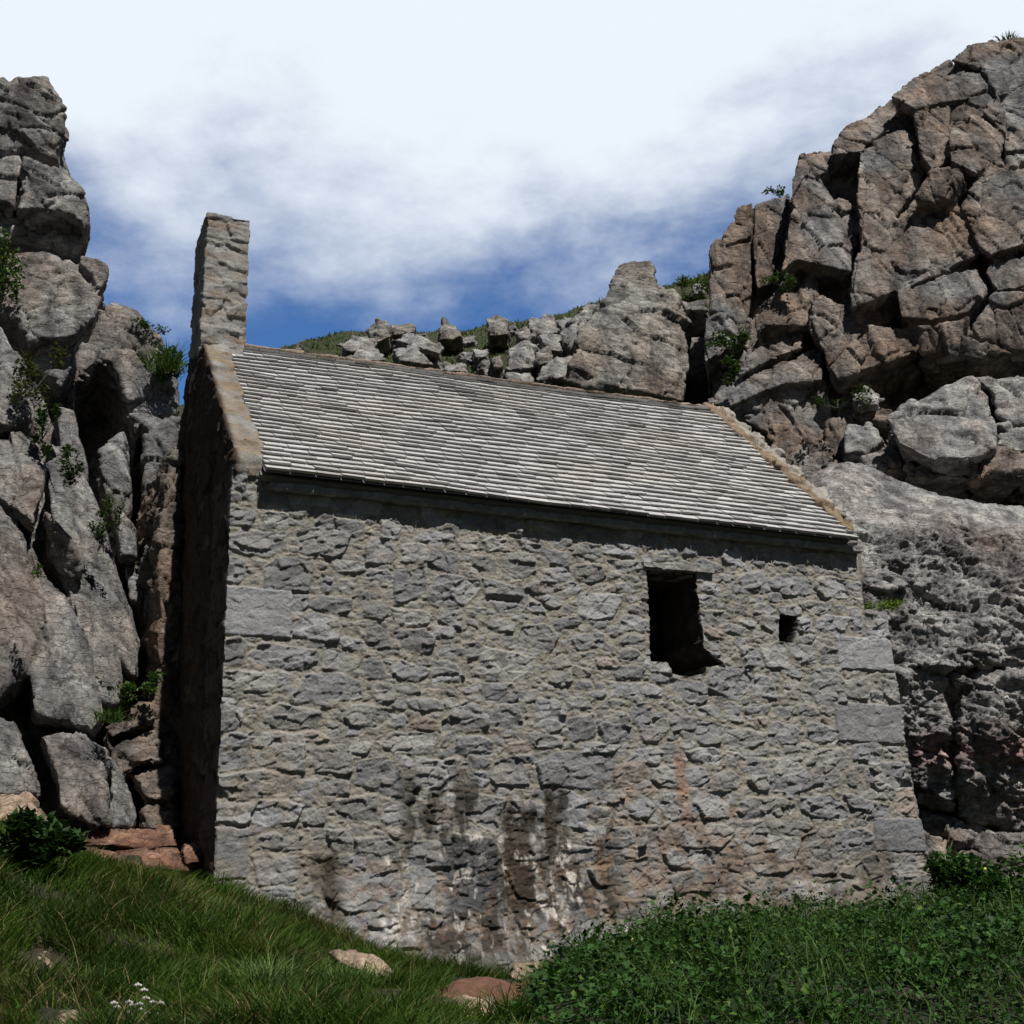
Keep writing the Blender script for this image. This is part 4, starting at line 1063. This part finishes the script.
# loose stones in front
LB = [('-40,797 27,793 58,826 71,850 49,862 18,830 -40,840', 8.1, M_tan, 'smooth tan boulder at the foot of the left cliff above the grass', .014, .4, .03, .9, 'boulder'),
      ('26,972 34,958 46,954 54,964 52,978 28,982', 5.9, M_tan, 'small orange tan stone sitting in the grass at bottom left', .008, .12, .015, .12, 'stone'),
      ('50,1030 58,1016 74,1013 82,1030', 5.2, M_tan, 'pale stone cut by the bottom edge below the orange tan stone', .008, .12, .012, .12, 'stone'),
      ('328,952 350,953 380,960 394,974 372,976 345,966', 6.9, M_tan, 'long flat brown stone in the grass below the chapel wall', .010, .16, .015, .3, 'stone'),
      ('368,1004 382,994 398,1002 396,1012', 6.4, M_pale, 'small pale grey stone in the grass left of the path', .008, .12, .012, .15, 'stone'),
      ('428,1030 434,1007 462,1001 498,1010 505,1030', 6.0, M_tan, 'flat worn paving stone at the bottom of the red earth path', .010, .2, .012, .4, 'stone'),
      ('508,978 513,966 540,964 546,974 520,986', 8.0, M_tan, 'rounded brown stone at the head of the red earth path', .010, .16, .015, .25, 'stone'),
      ('462,984 468,978 512,984 508,992 486,990 468,992', 7.7, M_red, 'thin red stone edging the upper side of the earth path', .009, .14, .01, .15, 'stone'),
      ('456,1006 492,998 500,1003 470,1012', 6.7, M_tan, 'small pinkish stone between the path earth and the flat paving stone', .008, .12, .01, .15, 'stone'),
      ('596,945 602,926 625,922 634,932 628,944', 9.15, M_pale, 'pale blue grey block at the foot of the wall above the dark plants', .010, .16, .01, .2, 'stone'),
      ('560,950 575,925 600,918 598,950', 9.3, M_big, 'dark grey slab leaning on the wall foot left of the pale block', .010, .16, .01, .12, 'stone'),
      ('312,1000 330,995 345,1003 330,1010', 8.0, M_tan, '', .01, .1, .01, .1, ''),
      ('633,1005 646,992 656,1000 655,1012 640,1014', 5.75, M_tan, 'small pale stone among the dark leaves on the right mound', .008, .12, .012, .12, 'stone')]
for i, (s_, y_, m_, lab, vx, sz__, am, th_, nm) in enumerate(LB):
    if nm: boulder(s_, pts, y_, m_, lab, vx, sz__, am, 140 + i, th_, 0, .15 if nm == 'stone' else .4, .2, name=nm, cat=nm)
SB_ = [('67,833 100,829 175,828 177,846 148,850 112,846 67,846', 9.3, 'long red brown slab forming the upper step beside the west wall'),
       ('112,855 140,848 177,848 182,862 190,872 150,870', 8.9, 'wedge shaped red brown stone forming the lower step'),
       ('182,843 201,841 202,862 184,865', 9.0, 'squared brown block at the right end of the steps by the wall corner'),
       ('60,862 85,848 112,852 145,868 130,885 80,880', 8.5, 'flat red stone at the left foot of the steps above the grass')]
for i, (s_, y_, lab) in enumerate(SB_):
    boulder(s_, pts, y_, M_red, lab, .012, .2, .025, 160 + i, .5, 0, .3, .12, name='stone_step', cat='step', group='rough stone steps beside the chapel')
# red earth of the path
px_ = P(np.array([470., 520., 500., 455.]), np.array([978., 985., 1004., 1004.]), np.array([7.9, 7.7, 6.8, 6.9]))
cx_, cy_ = px_[:, 0].mean(), px_[:, 1].mean()
gx_ = np.linspace(-0.35, 0.35, 30); gy_ = np.linspace(-0.95, 0.7, 60)
A, Bq = np.meshgrid(gx_, gy_); r_ = (A / 0.33) ** 2 + ((Bq + .1) / 0.85) ** 2
xx = cx_ + A + 0.05 * np.sin(Bq * 4); yy = cy_ + Bq
zz = ground_z(xx, yy) + 0.04 - 0.08 * r_ + (0.035 * fbm(np.stack([xx.ravel() * 7, yy.ravel() * 7, 0 * xx.ravel()], 1), 90, 3)).reshape(xx.shape)
me = mesh_np('path', np.stack([xx.ravel(), yy.ravel(), zz.ravel()], 1), grid_faces(30, 60))
m, t, b = newmat('red_earth')
v = t.nodes.new('ShaderNodeTexCoord').outputs['Object']
t.links.new(ramp(t, nz(t, v, 14, 8, 0.7), [(0.3, (0.10, 0.045, 0.025)), (0.7, (0.24, 0.12, 0.075))]), b.inputs['Base Color']); b.inputs['Roughness'].default_value = 1
t.links.new(bump(t, nz(t, v, 40, 8, 0.7), 1, 0.03), b.inputs['Normal'])
struct(link('path', me, m), 'bare red earth path climbing between grass and dark plants')

# ------------------------------------------------------------------ vegetation
def leaf_mat(name, tr=0.25):
    m, t, b = newmat(name)
    t.links.new(attr(t), b.inputs['Base Color']); b.inputs['Roughness'].default_value = 0.6; b.inputs['Specular IOR Level'].default_value = 0.25
    tl = t.nodes.new('ShaderNodeBsdfTranslucent'); t.links.new(attr(t), tl.inputs[0])
    mx = t.nodes.new('ShaderNodeMixShader'); mx.inputs[0].default_value = tr
    o_ = t.nodes['Material Output']
    t.links.new(b.outputs[0], mx.inputs[1]); t.links.new(tl.outputs[0], mx.inputs[2]); t.links.new(mx.outputs[0], o_.inputs[0])
    return m
M_leaf = leaf_mat('leaves')
def blades(base, h, wd, lean, leandir, colr, seg=3, nup=None):
    n = len(base); rsx = np.random.RandomState(n)
    yaw = rsx.uniform(0, 2 * np.pi, n); sd_ = np.stack([np.cos(yaw), np.sin(yaw), np.zeros(n)], 1) * wd[:, None] / 2
    ld = np.stack([np.cos(leandir), np.sin(leandir), np.zeros(n)], 1)
    V = []; Cc = []
    for k in range(seg + 1):
        t_ = k / seg
        c_ = base + np.array([0, 0, 1]) * (h * t_ * (1 - 0.35 * lean * t_))[:, None] + ld * (h * lean * t_ ** 1.8)[:, None]
        w_ = (1 - t_) ** 0.7 * 0.95 + 0.05
        V += [c_ - sd_ * w_, c_ + sd_ * w_]; Cc += [colr * (0.85 + .3 * t_)] * 2
    V = np.stack(V, 1); Cc = np.stack(Cc, 1); m_ = 2 * (seg + 1)
    b0 = (np.arange(n) * m_)[:, None]
    f = np.concatenate([b0 + np.array([[2 * k, 2 * k + 1, 2 * k + 3, 2 * k + 2]]) for k in range(seg)])
    return V.reshape(-1, 3), f, Cc.reshape(-1, 3)
def leaves(c, size, up_, colr, seed=0):
    n = len(c); r = np.random.RandomState(seed)
    yaw = r.uniform(0, 2 * np.pi, n); pit = r.normal(up_, 0.45, n)
    a = np.stack([np.cos(yaw) * np.cos(pit), np.sin(yaw) * np.cos(pit), np.sin(pit)], 1)
    sdx = np.stack([-np.sin(yaw), np.cos(yaw), r.normal(0, .35, n)], 1)
    nn_ = np.cross(a, sdx)
    L_ = size[:, None]
    v0 = c; v1 = c + a * L_ * 0.45 + sdx * L_ * 0.3 + nn_ * L_ * 0.1; v2 = c + a * L_; v3 = c + a * L_ * 0.45 - sdx * L_ * 0.3 + nn_ * L_ * 0.1
    V = np.stack([v0, v1, v2, v3], 1).reshape(-1, 3)
    b0 = (np.arange(n) * 4)[:, None]
    f = np.concatenate([b0 + np.array([[0, 1, 2]]), b0 + np.array([[0, 2, 3]])])
    return V, f, np.repeat(colr, 4, 0)
def veg(name, parts):
    V = []; f = {3: [], 4: []}; C_ = []; n = 0
    for v_, f_, c_ in parts:
        V.append(v_); f[f_.shape[1]].append(f_ + n); C_.append(c_); n += len(v_)
    me = mesh_np(name, np.concatenate(V), [np.concatenate(f[k]) for k in (3, 4) if f[k]])
    set_col(me, np.concatenate(C_)); return link(name, me, M_leaf)
def to_px(p):
    z_ = p @ _fw
    return 512 + F * (p @ _r) / z_, 512 - F * (p @ _u) / z_
def wall_v(x, y):
    return (x - O[0]) * dV[0] + (y - O[1]) * dV[1]
RV_ = np.random.RandomState(77)
def edge_x(y):                                            # where the path divides grass from the leafy mound
    return np.interp(y, [4, 6, 7, 8, 9, 10], [0.10, 0.0, 0.08, 0.28, 0.60, 0.9])
# grass on the left
n = 210000
x = RV_.uniform(-4.6, 1.0, n); y = 4.2 + 5.4 * RV_.rand(n) ** 1.25
keepm = (x < edge_x(y) + RV_.normal(0, 0.05, n)) & (wall_v(x, y) < -0.10 + 0.3 * (x < -2.1))
keepm &= ~((np.abs(x - cx_ + 0.05 * 0) < 0.24 + RV_.normal(0, .04, n)) & (y > cy_ - 0.95) & (y < cy_ + 0.5))
keepm &= ~((x < -2.0) & (y > 8.55))
x = x[keepm]; y = y[keepm]
pn = np.stack([x, y, np.zeros(len(x))], 1)
cl_ = fbm(pn * 1.6, 200, 3)
for o_ in list(col.objects):
    if o_.get('category') in ('stone',):
        bb = [o_.location + Vector(c_) for c_ in o_.bound_box]; x0_, x1_ = min(q.x for q in bb), max(q.x for q in bb); y0_, y1_ = min(q.y for q in bb), max(q.y for q in bb)
        k_ = ~((x > x0_) & (x < x1_) & (y > y0_ - .11) & (y < y1_))
        x, y, cl_, pn = x[k_], y[k_], cl_[k_], pn[k_]
tuft = noise(pn * 3.2, 201)
kk = RV_.rand(len(x)) < np.clip(0.85 + 1.0 * tuft, 0.6, 1)
x, y, cl_, tuft, pn = x[kk], y[kk], cl_[kk], tuft[kk], pn[kk]
z = ground_z(x, y) - 0.01
h = (0.075 + 0.14 * np.clip(tuft + .35, 0, 1.2)) * RV_.uniform(0.6, 1.25, len(x))
wdir = fbm(pn * 0.9, 202, 2) * 3.0 - 0.9
g0 = np.array([0.020, 0.052, 0.005]); g1 = np.array([0.070, 0.125, 0.012]); dry = np.array([0.24, 0.18, 0.085])
mixv = np.clip(0.45 + 0.6 * cl_ + RV_.normal(0, .25, len(x)), 0, 1)[:, None]
cg = g0 * (1 - mixv) + g1 * mixv
isd = RV_.rand(len(x)) < np.clip(0.06 + 0.45 * noise(pn * 1.3, 206), 0.02, 0.4)
cg[isd] = dry * RV_.uniform(.5, 1.1, (isd.sum(), 1))
gr = blades(np.stack([x, y, z], 1), h, RV_.uniform(0.004, 0.009, len(x)), RV_.uniform(0.35, 1.1, len(x)), wdir + RV_.normal(0, 1.2, len(x)), cg)
ks = RV_.choice(len(x), 170)
stalk = blades(np.stack([x, y, z], 1)[ks], RV_.uniform(.2, .32, 170), np.full(170, .003), RV_.uniform(.05, .5, 170), RV_.uniform(0, 6.28, 170), dry * RV_.uniform(.8, 1.5, (170, 1)))
# sparse grass elsewhere around
n = 15000
x = RV_.uniform(0.3, 6.5, n); y = RV_.uniform(4.4, 10.8, n); k_ = (wall_v(x, y) < -0.08) & (noise(np.stack([x, y, 0 * x], 1) * 1.1, 205) > -.25) & (x > edge_x(y))
x = x[k_]; y = y[k_]
gr2 = blades(np.stack([x, y, ground_z(x, y) + .05], 1), RV_.uniform(.14, .30, len(x)), RV_.uniform(.004, .009, len(x)), RV_.uniform(.2, .9, len(x)), RV_.uniform(0, 6.3, len(x)), np.array([0.035, 0.075, 0.010]) * RV_.uniform(.6, 1.8, (len(x), 1)))
struct(veg('grass', [gr, gr2, stalk]), 'long green grass blades on the slope in front of the chapel', 'stuff')
# leafy ground cover on the right: shoots with whorls of leaves
n = 15000
x = RV_.uniform(0.0, 6.8, n); y = 4.3 + 6.9 * RV_.rand(n) ** 1.1
k_ = (x > edge_x(y) + 0.02 + RV_.normal(0, 0.05, n)) & (wall_v(x, y) < -0.12) & ((y < 9.5) | (x > 3.2)) & (x < 0.62 * y)
x = x[k_]; y = y[k_]; pn = np.stack([x, y, 0 * x], 1)
mound = 0.19 * np.clip(fbm(pn * 2.3, 210, 3, .6) + 0.15, 0, 1.3) * np.clip((x - edge_x(y)) / 0.3, 0.2, 1)
z = ground_z(x, y) + 0.02
cs = []; ss = []; cc_ = []; ups = []
for j in range(9):
    hh = (0.04 + 0.10 * j / 8 + mound * (0.3 + j / 8)) * RV_.uniform(.8, 1.2, len(x))
    rr = 0.035 + 0.02 * RV_.rand(len(x)); aa = RV_.uniform(0, 6.28, len(x))
    cs.append(np.stack([x + rr * np.cos(aa), y + rr * np.sin(aa), z + hh], 1)); ss.append(RV_.uniform(.014, .040, len(x)) * (1 + .35 * np.sign(noise(pn * 1.9, 217))))
    base = np.array([0.018, 0.052, 0.007]) * RV_.uniform(.55, 1.7, (len(x), 1)) * (1 + 0.7 * noise(pn * 1.7, 213) + .4 * noise(pn * 5, 214)).clip(.25, 2)[:, None]
    lt = RV_.rand(len(x)) < 0.06; base[lt] = np.array([0.07, 0.13, 0.02])
    cc_.append(base)
lv = leaves(np.concatenate(cs), np.concatenate(ss), 0.25, np.concatenate(cc_), 5)
struct(veg('ground_cover', [lv]), 'dark green leafy plants covering the mound at the lower right', 'stuff')
# turf tufts on the hillside
n = 26000
x = RV_.uniform(-6, 6, n); y = RV_.uniform(16, 26.5, n); z = hill_z(x, y); pn = np.stack([x, y, 0 * x], 1)
k_ = noise(pn * 0.8, 220) > -.3; x, y, z, pn = x[k_], y[k_], z[k_], pn[k_]
ch = np.array([0.045, 0.07, 0.016]) * RV_.uniform(.6, 1.6, (len(x), 1)); dd = noise(pn * .9, 222) > .25
ch[dd] = ch[dd] * np.array([2.0, 1.25, 1.3])
ch = ch * 1.35
hg = blades(np.stack([x, y, z - .02], 1), RV_.uniform(.04, .10, len(x)) * (1 + 1.6 * np.clip(noise(pn * 1.7, 225), 0, 1)), RV_.uniform(.02, .045, len(x)), RV_.uniform(.2, .9, len(x)), RV_.uniform(0, 6.28, len(x)), ch, 2)
struct(veg('turf', [hg]), 'rough turf on the slope behind the chapel roof', 'stuff')

def plant(name, px, py, Y, rad, hgt, n, label, cat, kind='leaf', seed=0, leafsize=.05, colr=(0.05, 0.09, 0.018), droop=0.2, group=None):
    r = np.random.RandomState(seed + 300); c0 = P(px, py, Y)
    if kind == 'leaf':
        d_ = r.normal(0, 1, (n, 3)); d_ /= np.linalg.norm(d_, axis=1)[:, None]
        p_ = d_ * (r.rand(n) ** 0.45)[:, None] * np.array([rad, rad * .8, hgt]) + np.array([0, 0, hgt * .5])
        lb = r.normal(0, 1, (6, 3)) * np.array([rad * .75, rad * .4, hgt * .45]); li = r.randint(6, size=n); p_ = p_ * (0.35 + .4 * r.rand(6)[li])[:, None] + lb[li]; p_[:, 2] += hgt * .3
        cl0 = noise(p_ / (rad * .45) + seed, seed) > -0.25
        p_ = p_[cl0]
        v_, f_, c_ = leaves(p_, r.uniform(.6, 1.3, len(p_)) * leafsize, 0.3, np.array(colr) * r.uniform(.5, 1.8, (len(p_), 1)), seed)
        # stems
        m_ = 14; bs = np.zeros((m_, 3)); tp = p_[r.randint(len(p_), size=m_)]
        sdx = np.array([0.004, 0, 0]); V = np.concatenate([np.stack([bs[k] - sdx, bs[k] + sdx, tp[k] + sdx, tp[k] - sdx]) for k in range(m_)])
        sf = (np.arange(m_) * 4)[:, None] + np.array([[0, 1, 2, 3]])
        parts = [(v_, f_, c_), (V, sf, np.full((len(V), 3), .05))]
    else:
        b_ = np.stack([r.normal(0, rad * .35, n), r.normal(0, rad * .35, n), np.zeros(n)], 1)
        an = np.arctan2(b_[:, 1], b_[:, 0]) + r.normal(0, .6, n)
        parts = [blades(b_, hgt * r.uniform(.5, 1.2, n), r.uniform(.006, .012, n) * (Y / 9), r.uniform(.2, 1.2, n), an, np.array(colr) * r.uniform(.5, 1.8, (n, 1)))]
    o = veg(name, parts); o.location = c0
    return tag(o, label, cat, group)
GP = 'plants rooted in cracks of the cliffs'
plant('bush', 170, 376, 11.9, .15, .24, 900, 'green bush hanging off the skyline of the left cliff beside the bellcote', 'bush', 'leaf', 1, .05, (0.05, .09, .02), group=GP)
plant('grass_tuft', 168, 372, 11.8, .2, .3, 260, 'spiky grass tuft over the bush on the left cliff skyline', 'grass tuft', 'blade', 2, group=GP)
plant('bush', 145, 330, 12.0, .13, .08, 300, 'flat green cushion plant on top of the left cliff block', 'plant', 'leaf', 3, .04, group=GP)
plant('bush', 3, 300, 12.3, .13, .5, 900, 'green strip of leaves on the upper left cliff at the picture edge', 'bush', 'leaf', 4, .05, (.05, .1, .02), group=GP)
plant('bush', 33, 392, 9.75, .13, .2, 800, 'brown green plants in the upper part of the cleft between left cliff slabs', 'plant', 'leaf', 5, .04, (.06, .07, .018), group=GP)
plant('bush', 42, 440, 9.75, .09, .22, 600, 'dark green plants in the cleft just below the brown green ones', 'plant', 'leaf', 6, .035, (.035, .07, .014), group=GP)
plant('bush', 70, 480, 9.5, .10, .16, 450, 'dark green plant between two leaning slabs', 'plant', 'leaf', 7, .035, (.03, .06, .012), group=GP)
plant('bush', 96, 540, 9.9, .07, .14, 250, 'small plant low in the crack of the long leaning slab', 'plant', 'leaf', 8, .03, (.035, .07, .014), group=GP)
plant('bush', 105, 518, 10.2, .08, .1, 250, 'small leafy plant beside the narrow slab end', 'plant', 'leaf', 9, .03, (.04, .08, .014), group=GP)
plant('bush', 38, 578, 8.9, .05, .08, 120, 'tiny plant on the face of the near left slab', 'plant', 'leaf', 10, .025, group=GP)
plant('bush', 125, 698, 9.9, .16, .14, 700, 'green leafy clump on the rocks beside the dark passage', 'plant', 'leaf', 11, .04, (.05, .1, .02), group=GP)
plant('grass_tuft', 108, 722, 9.3, .12, .12, 200, 'short grass tuft on top of the squared rock left of the passage', 'grass tuft', 'blade', 12, group=GP)
plant('bush', 132, 575, 11.2, .10, .1, 250, 'little fern like plant at the head of the passage', 'plant', 'leaf', 13, .035, group=GP)
plant('bush', 743, 352, 16.0, .20, .26, 500, 'green plant in the lower gully of the right cliff', 'plant', 'leaf', 14, .06, group=GP)
plant('bush', 730, 378, 15.7, .15, .2, 400, 'green plant just above the right end of the ridge', 'plant', 'leaf', 15, .06, group=GP)
plant('bush', 780, 286, 16.2, .18, .12, 350, 'green clump on the diagonal slab of the right cliff', 'plant', 'leaf', 16, .05, group=GP)
plant('bush', 838, 408, 15.3, .2, .14, 350, 'dark plants in the hollow under the right cliff overhang', 'plant', 'leaf', 17, .05, (.03, .06, .012), group=GP)
plant('bush', 953, 100, 17.9, .18, .07, 260, 'flat green cushion high on the right cliff face', 'plant', 'leaf', 18, .05, group=GP)
plant('bush', 783, 195, 17.8, .14, .06, 200, 'green cushion on the skyline of the right cliff left shoulder', 'plant', 'leaf', 19, .05, group=GP)
plant('grass_tuft', 1008, 42, 18.6, .2, .15, 120, 'thin grass tuft on the skyline at the top right', 'grass tuft', 'blade', 20, group=GP)
plant('bush', 685, 297, 20.5, .32, .22, 1000, 'green bushy turf in the gap between pinnacle and right cliff', 'plant', 'leaf', 21, .07, (.07, .11, .02), group=GP)
plant('bush', 884, 608, 11.4, .20, .05, 900, 'bright green moss patch on the boulder beside the buttress', 'moss', 'leaf', 22, .025, (.13, .2, .03), group=GP)
plant('bush', 985, 905, 9.0, .33, .26, 4200, 'dark green bush beside the rock ledge at the lower right', 'bush', 'leaf', 23, .05, (.032, .075, .014))
plant('bush', 14, 872, 6.9, .21, .18, 2600, 'dark broad leaved bush at the left edge above the grass', 'bush', 'leaf', 24, .06, (.022, .05, .012))
plant('fern_clump', 265, 985, 5.9, .16, .15, 260, 'pale green weed clump in the grass left of the path', 'plant', 'blade', 25, colr=(.09, .14, .04))
plant('fern_clump', 345, 985, 6.4, .18, .13, 260, 'bright green weed with narrow leaves beside the flat brown stone', 'plant', 'blade', 26, colr=(.08, .14, .035))
# white flowers at the bottom left
fl = bpy.data.objects.new('flower_clump', None); col.objects.link(fl)
c0 = P(128, 1008, 5.1); fz = float(ground_z(np.array([c0[0]]), np.array([c0[1]]))[0]); fl.location = (c0[0], c0[1], fz)
tag(fl, 'clump of small white flowers in the grass at bottom left', 'flowers')
mw, t, b = newmat('petal_white'); b.inputs['Base Color'].default_value = (0.72, 0.68, 0.66, 1); b.inputs['Roughness'].default_value = .6
ms, t, b = newmat('flower_stem'); b.inputs['Base Color'].default_value = (0.10, 0.13, 0.04, 1)
rf_ = np.random.RandomState(4)
hv = []; 
for (fx, fy) in [(114, 1002), (117, 1006), (129, 1001), (132, 1004), (129, 1012), (140, 1003), (141, 1009), (147, 1012), (110, 1019), (146, 997), (153, 1001), (138, 984), (144, 989), (160, 1002), (158, 1014), (140, 1022), (125, 1018), (120, 1022)]:
    pz = P(fx, fy, 5.1) - np.array([c0[0], c0[1], fz])
    # a little head of petals
    V = []; f = []
    for k in range(10):
        th = k * 2.4; r0 = .006 * math.sqrt(k)
        c_ = pz + 0.7 * np.array([r0 * math.cos(th), r0 * math.sin(th) * .8, -r0 * .5 + .002]); i0 = len(V)
        for a_ in range(5):
            V.append(c_ + .0045 * np.array([math.cos(a_ * 1.257), -0.35, math.sin(a_ * 1.257)]))
        V.append(c_ + np.array([0, -.005, .003])); 
        for a_ in range(5): f.append((i0 + a_, i0 + (a_ + 1) % 5, i0 + 5))
    link('flower', mesh_np('flower', V, np.array(f), False), mw, fl)
    s0 = np.array([pz[0] * .5, pz[1] + .03, 0.0]); 
    V = [s0 + (-.002, 0, 0), s0 + (.002, 0, 0), s0 + (0, .002, 0), pz + (-.0015, .003, -.003), pz + (.0015, .003, -.003), pz + (0, .005, -.003)]
    link('stem', mesh_np('stem', V, np.array([(0, 1, 4, 3), (1, 2, 5, 4), (2, 0, 3, 5)]), False), ms, fl)
# scattered yellow flowers on the mound
FLB = ['tiny yellow flower, left end of the mound next to the wall foot stones', 'tiny yellow flower, right of the first yellow flower, a little lower', 'tiny yellow flower, below the small window, near the wall foot', 'tiny yellow flower, right side of the mound under the big quoin stones', 'tiny yellow flower, far left of the mound crest, nearest the path', 'tiny yellow flower, lowest of the yellow flowers, near the bottom edge', 'tiny yellow flower, on the dark bush at the lower right, left one', 'tiny yellow flower, on the dark bush at the lower right, right one']
my, t, b = newmat('petal_yellow'); b.inputs['Base Color'].default_value = (0.55, 0.50, 0.10, 1)
for i, (fx, fy, Yf) in enumerate([(690, 938, 7.4), (699, 942, 7.4), (777, 940, 7.5), (862, 929, 7.9), (633, 940, 7.5), (715, 1000, 5.9), (985, 869, 9.0), (1000, 880, 8.8)]):
    p_ = P(fx, fy, Yf); V = []; f = []
    for a_ in range(6): V.append((.011 * math.cos(a_ * 1.047), -.004, .011 * math.sin(a_ * 1.047)))
    V.append((0, -.008, 0)); f = [(a_, (a_ + 1) % 6, 6) for a_ in range(6)]
    o = link('flower', mesh_np('flower', V, np.array(f), False), my); o.location = p_
    gz_ = float(ground_z(np.array([p_[0]]), np.array([p_[1]]))[0]) - p_[2]
    V = [(-.002, .002, gz_), (.002, .002, gz_), (.0, .006, gz_), (-.002, 0, -.003), (.002, 0, -.003), (0, .004, -.003)]
    link('stem', mesh_np('stem', V, np.array([(0, 1, 4, 3), (1, 2, 5, 4), (2, 0, 3, 5)]), False), ms, o)
    tag(o, FLB[i], 'flower', 'yellow flowers on the leafy mound')
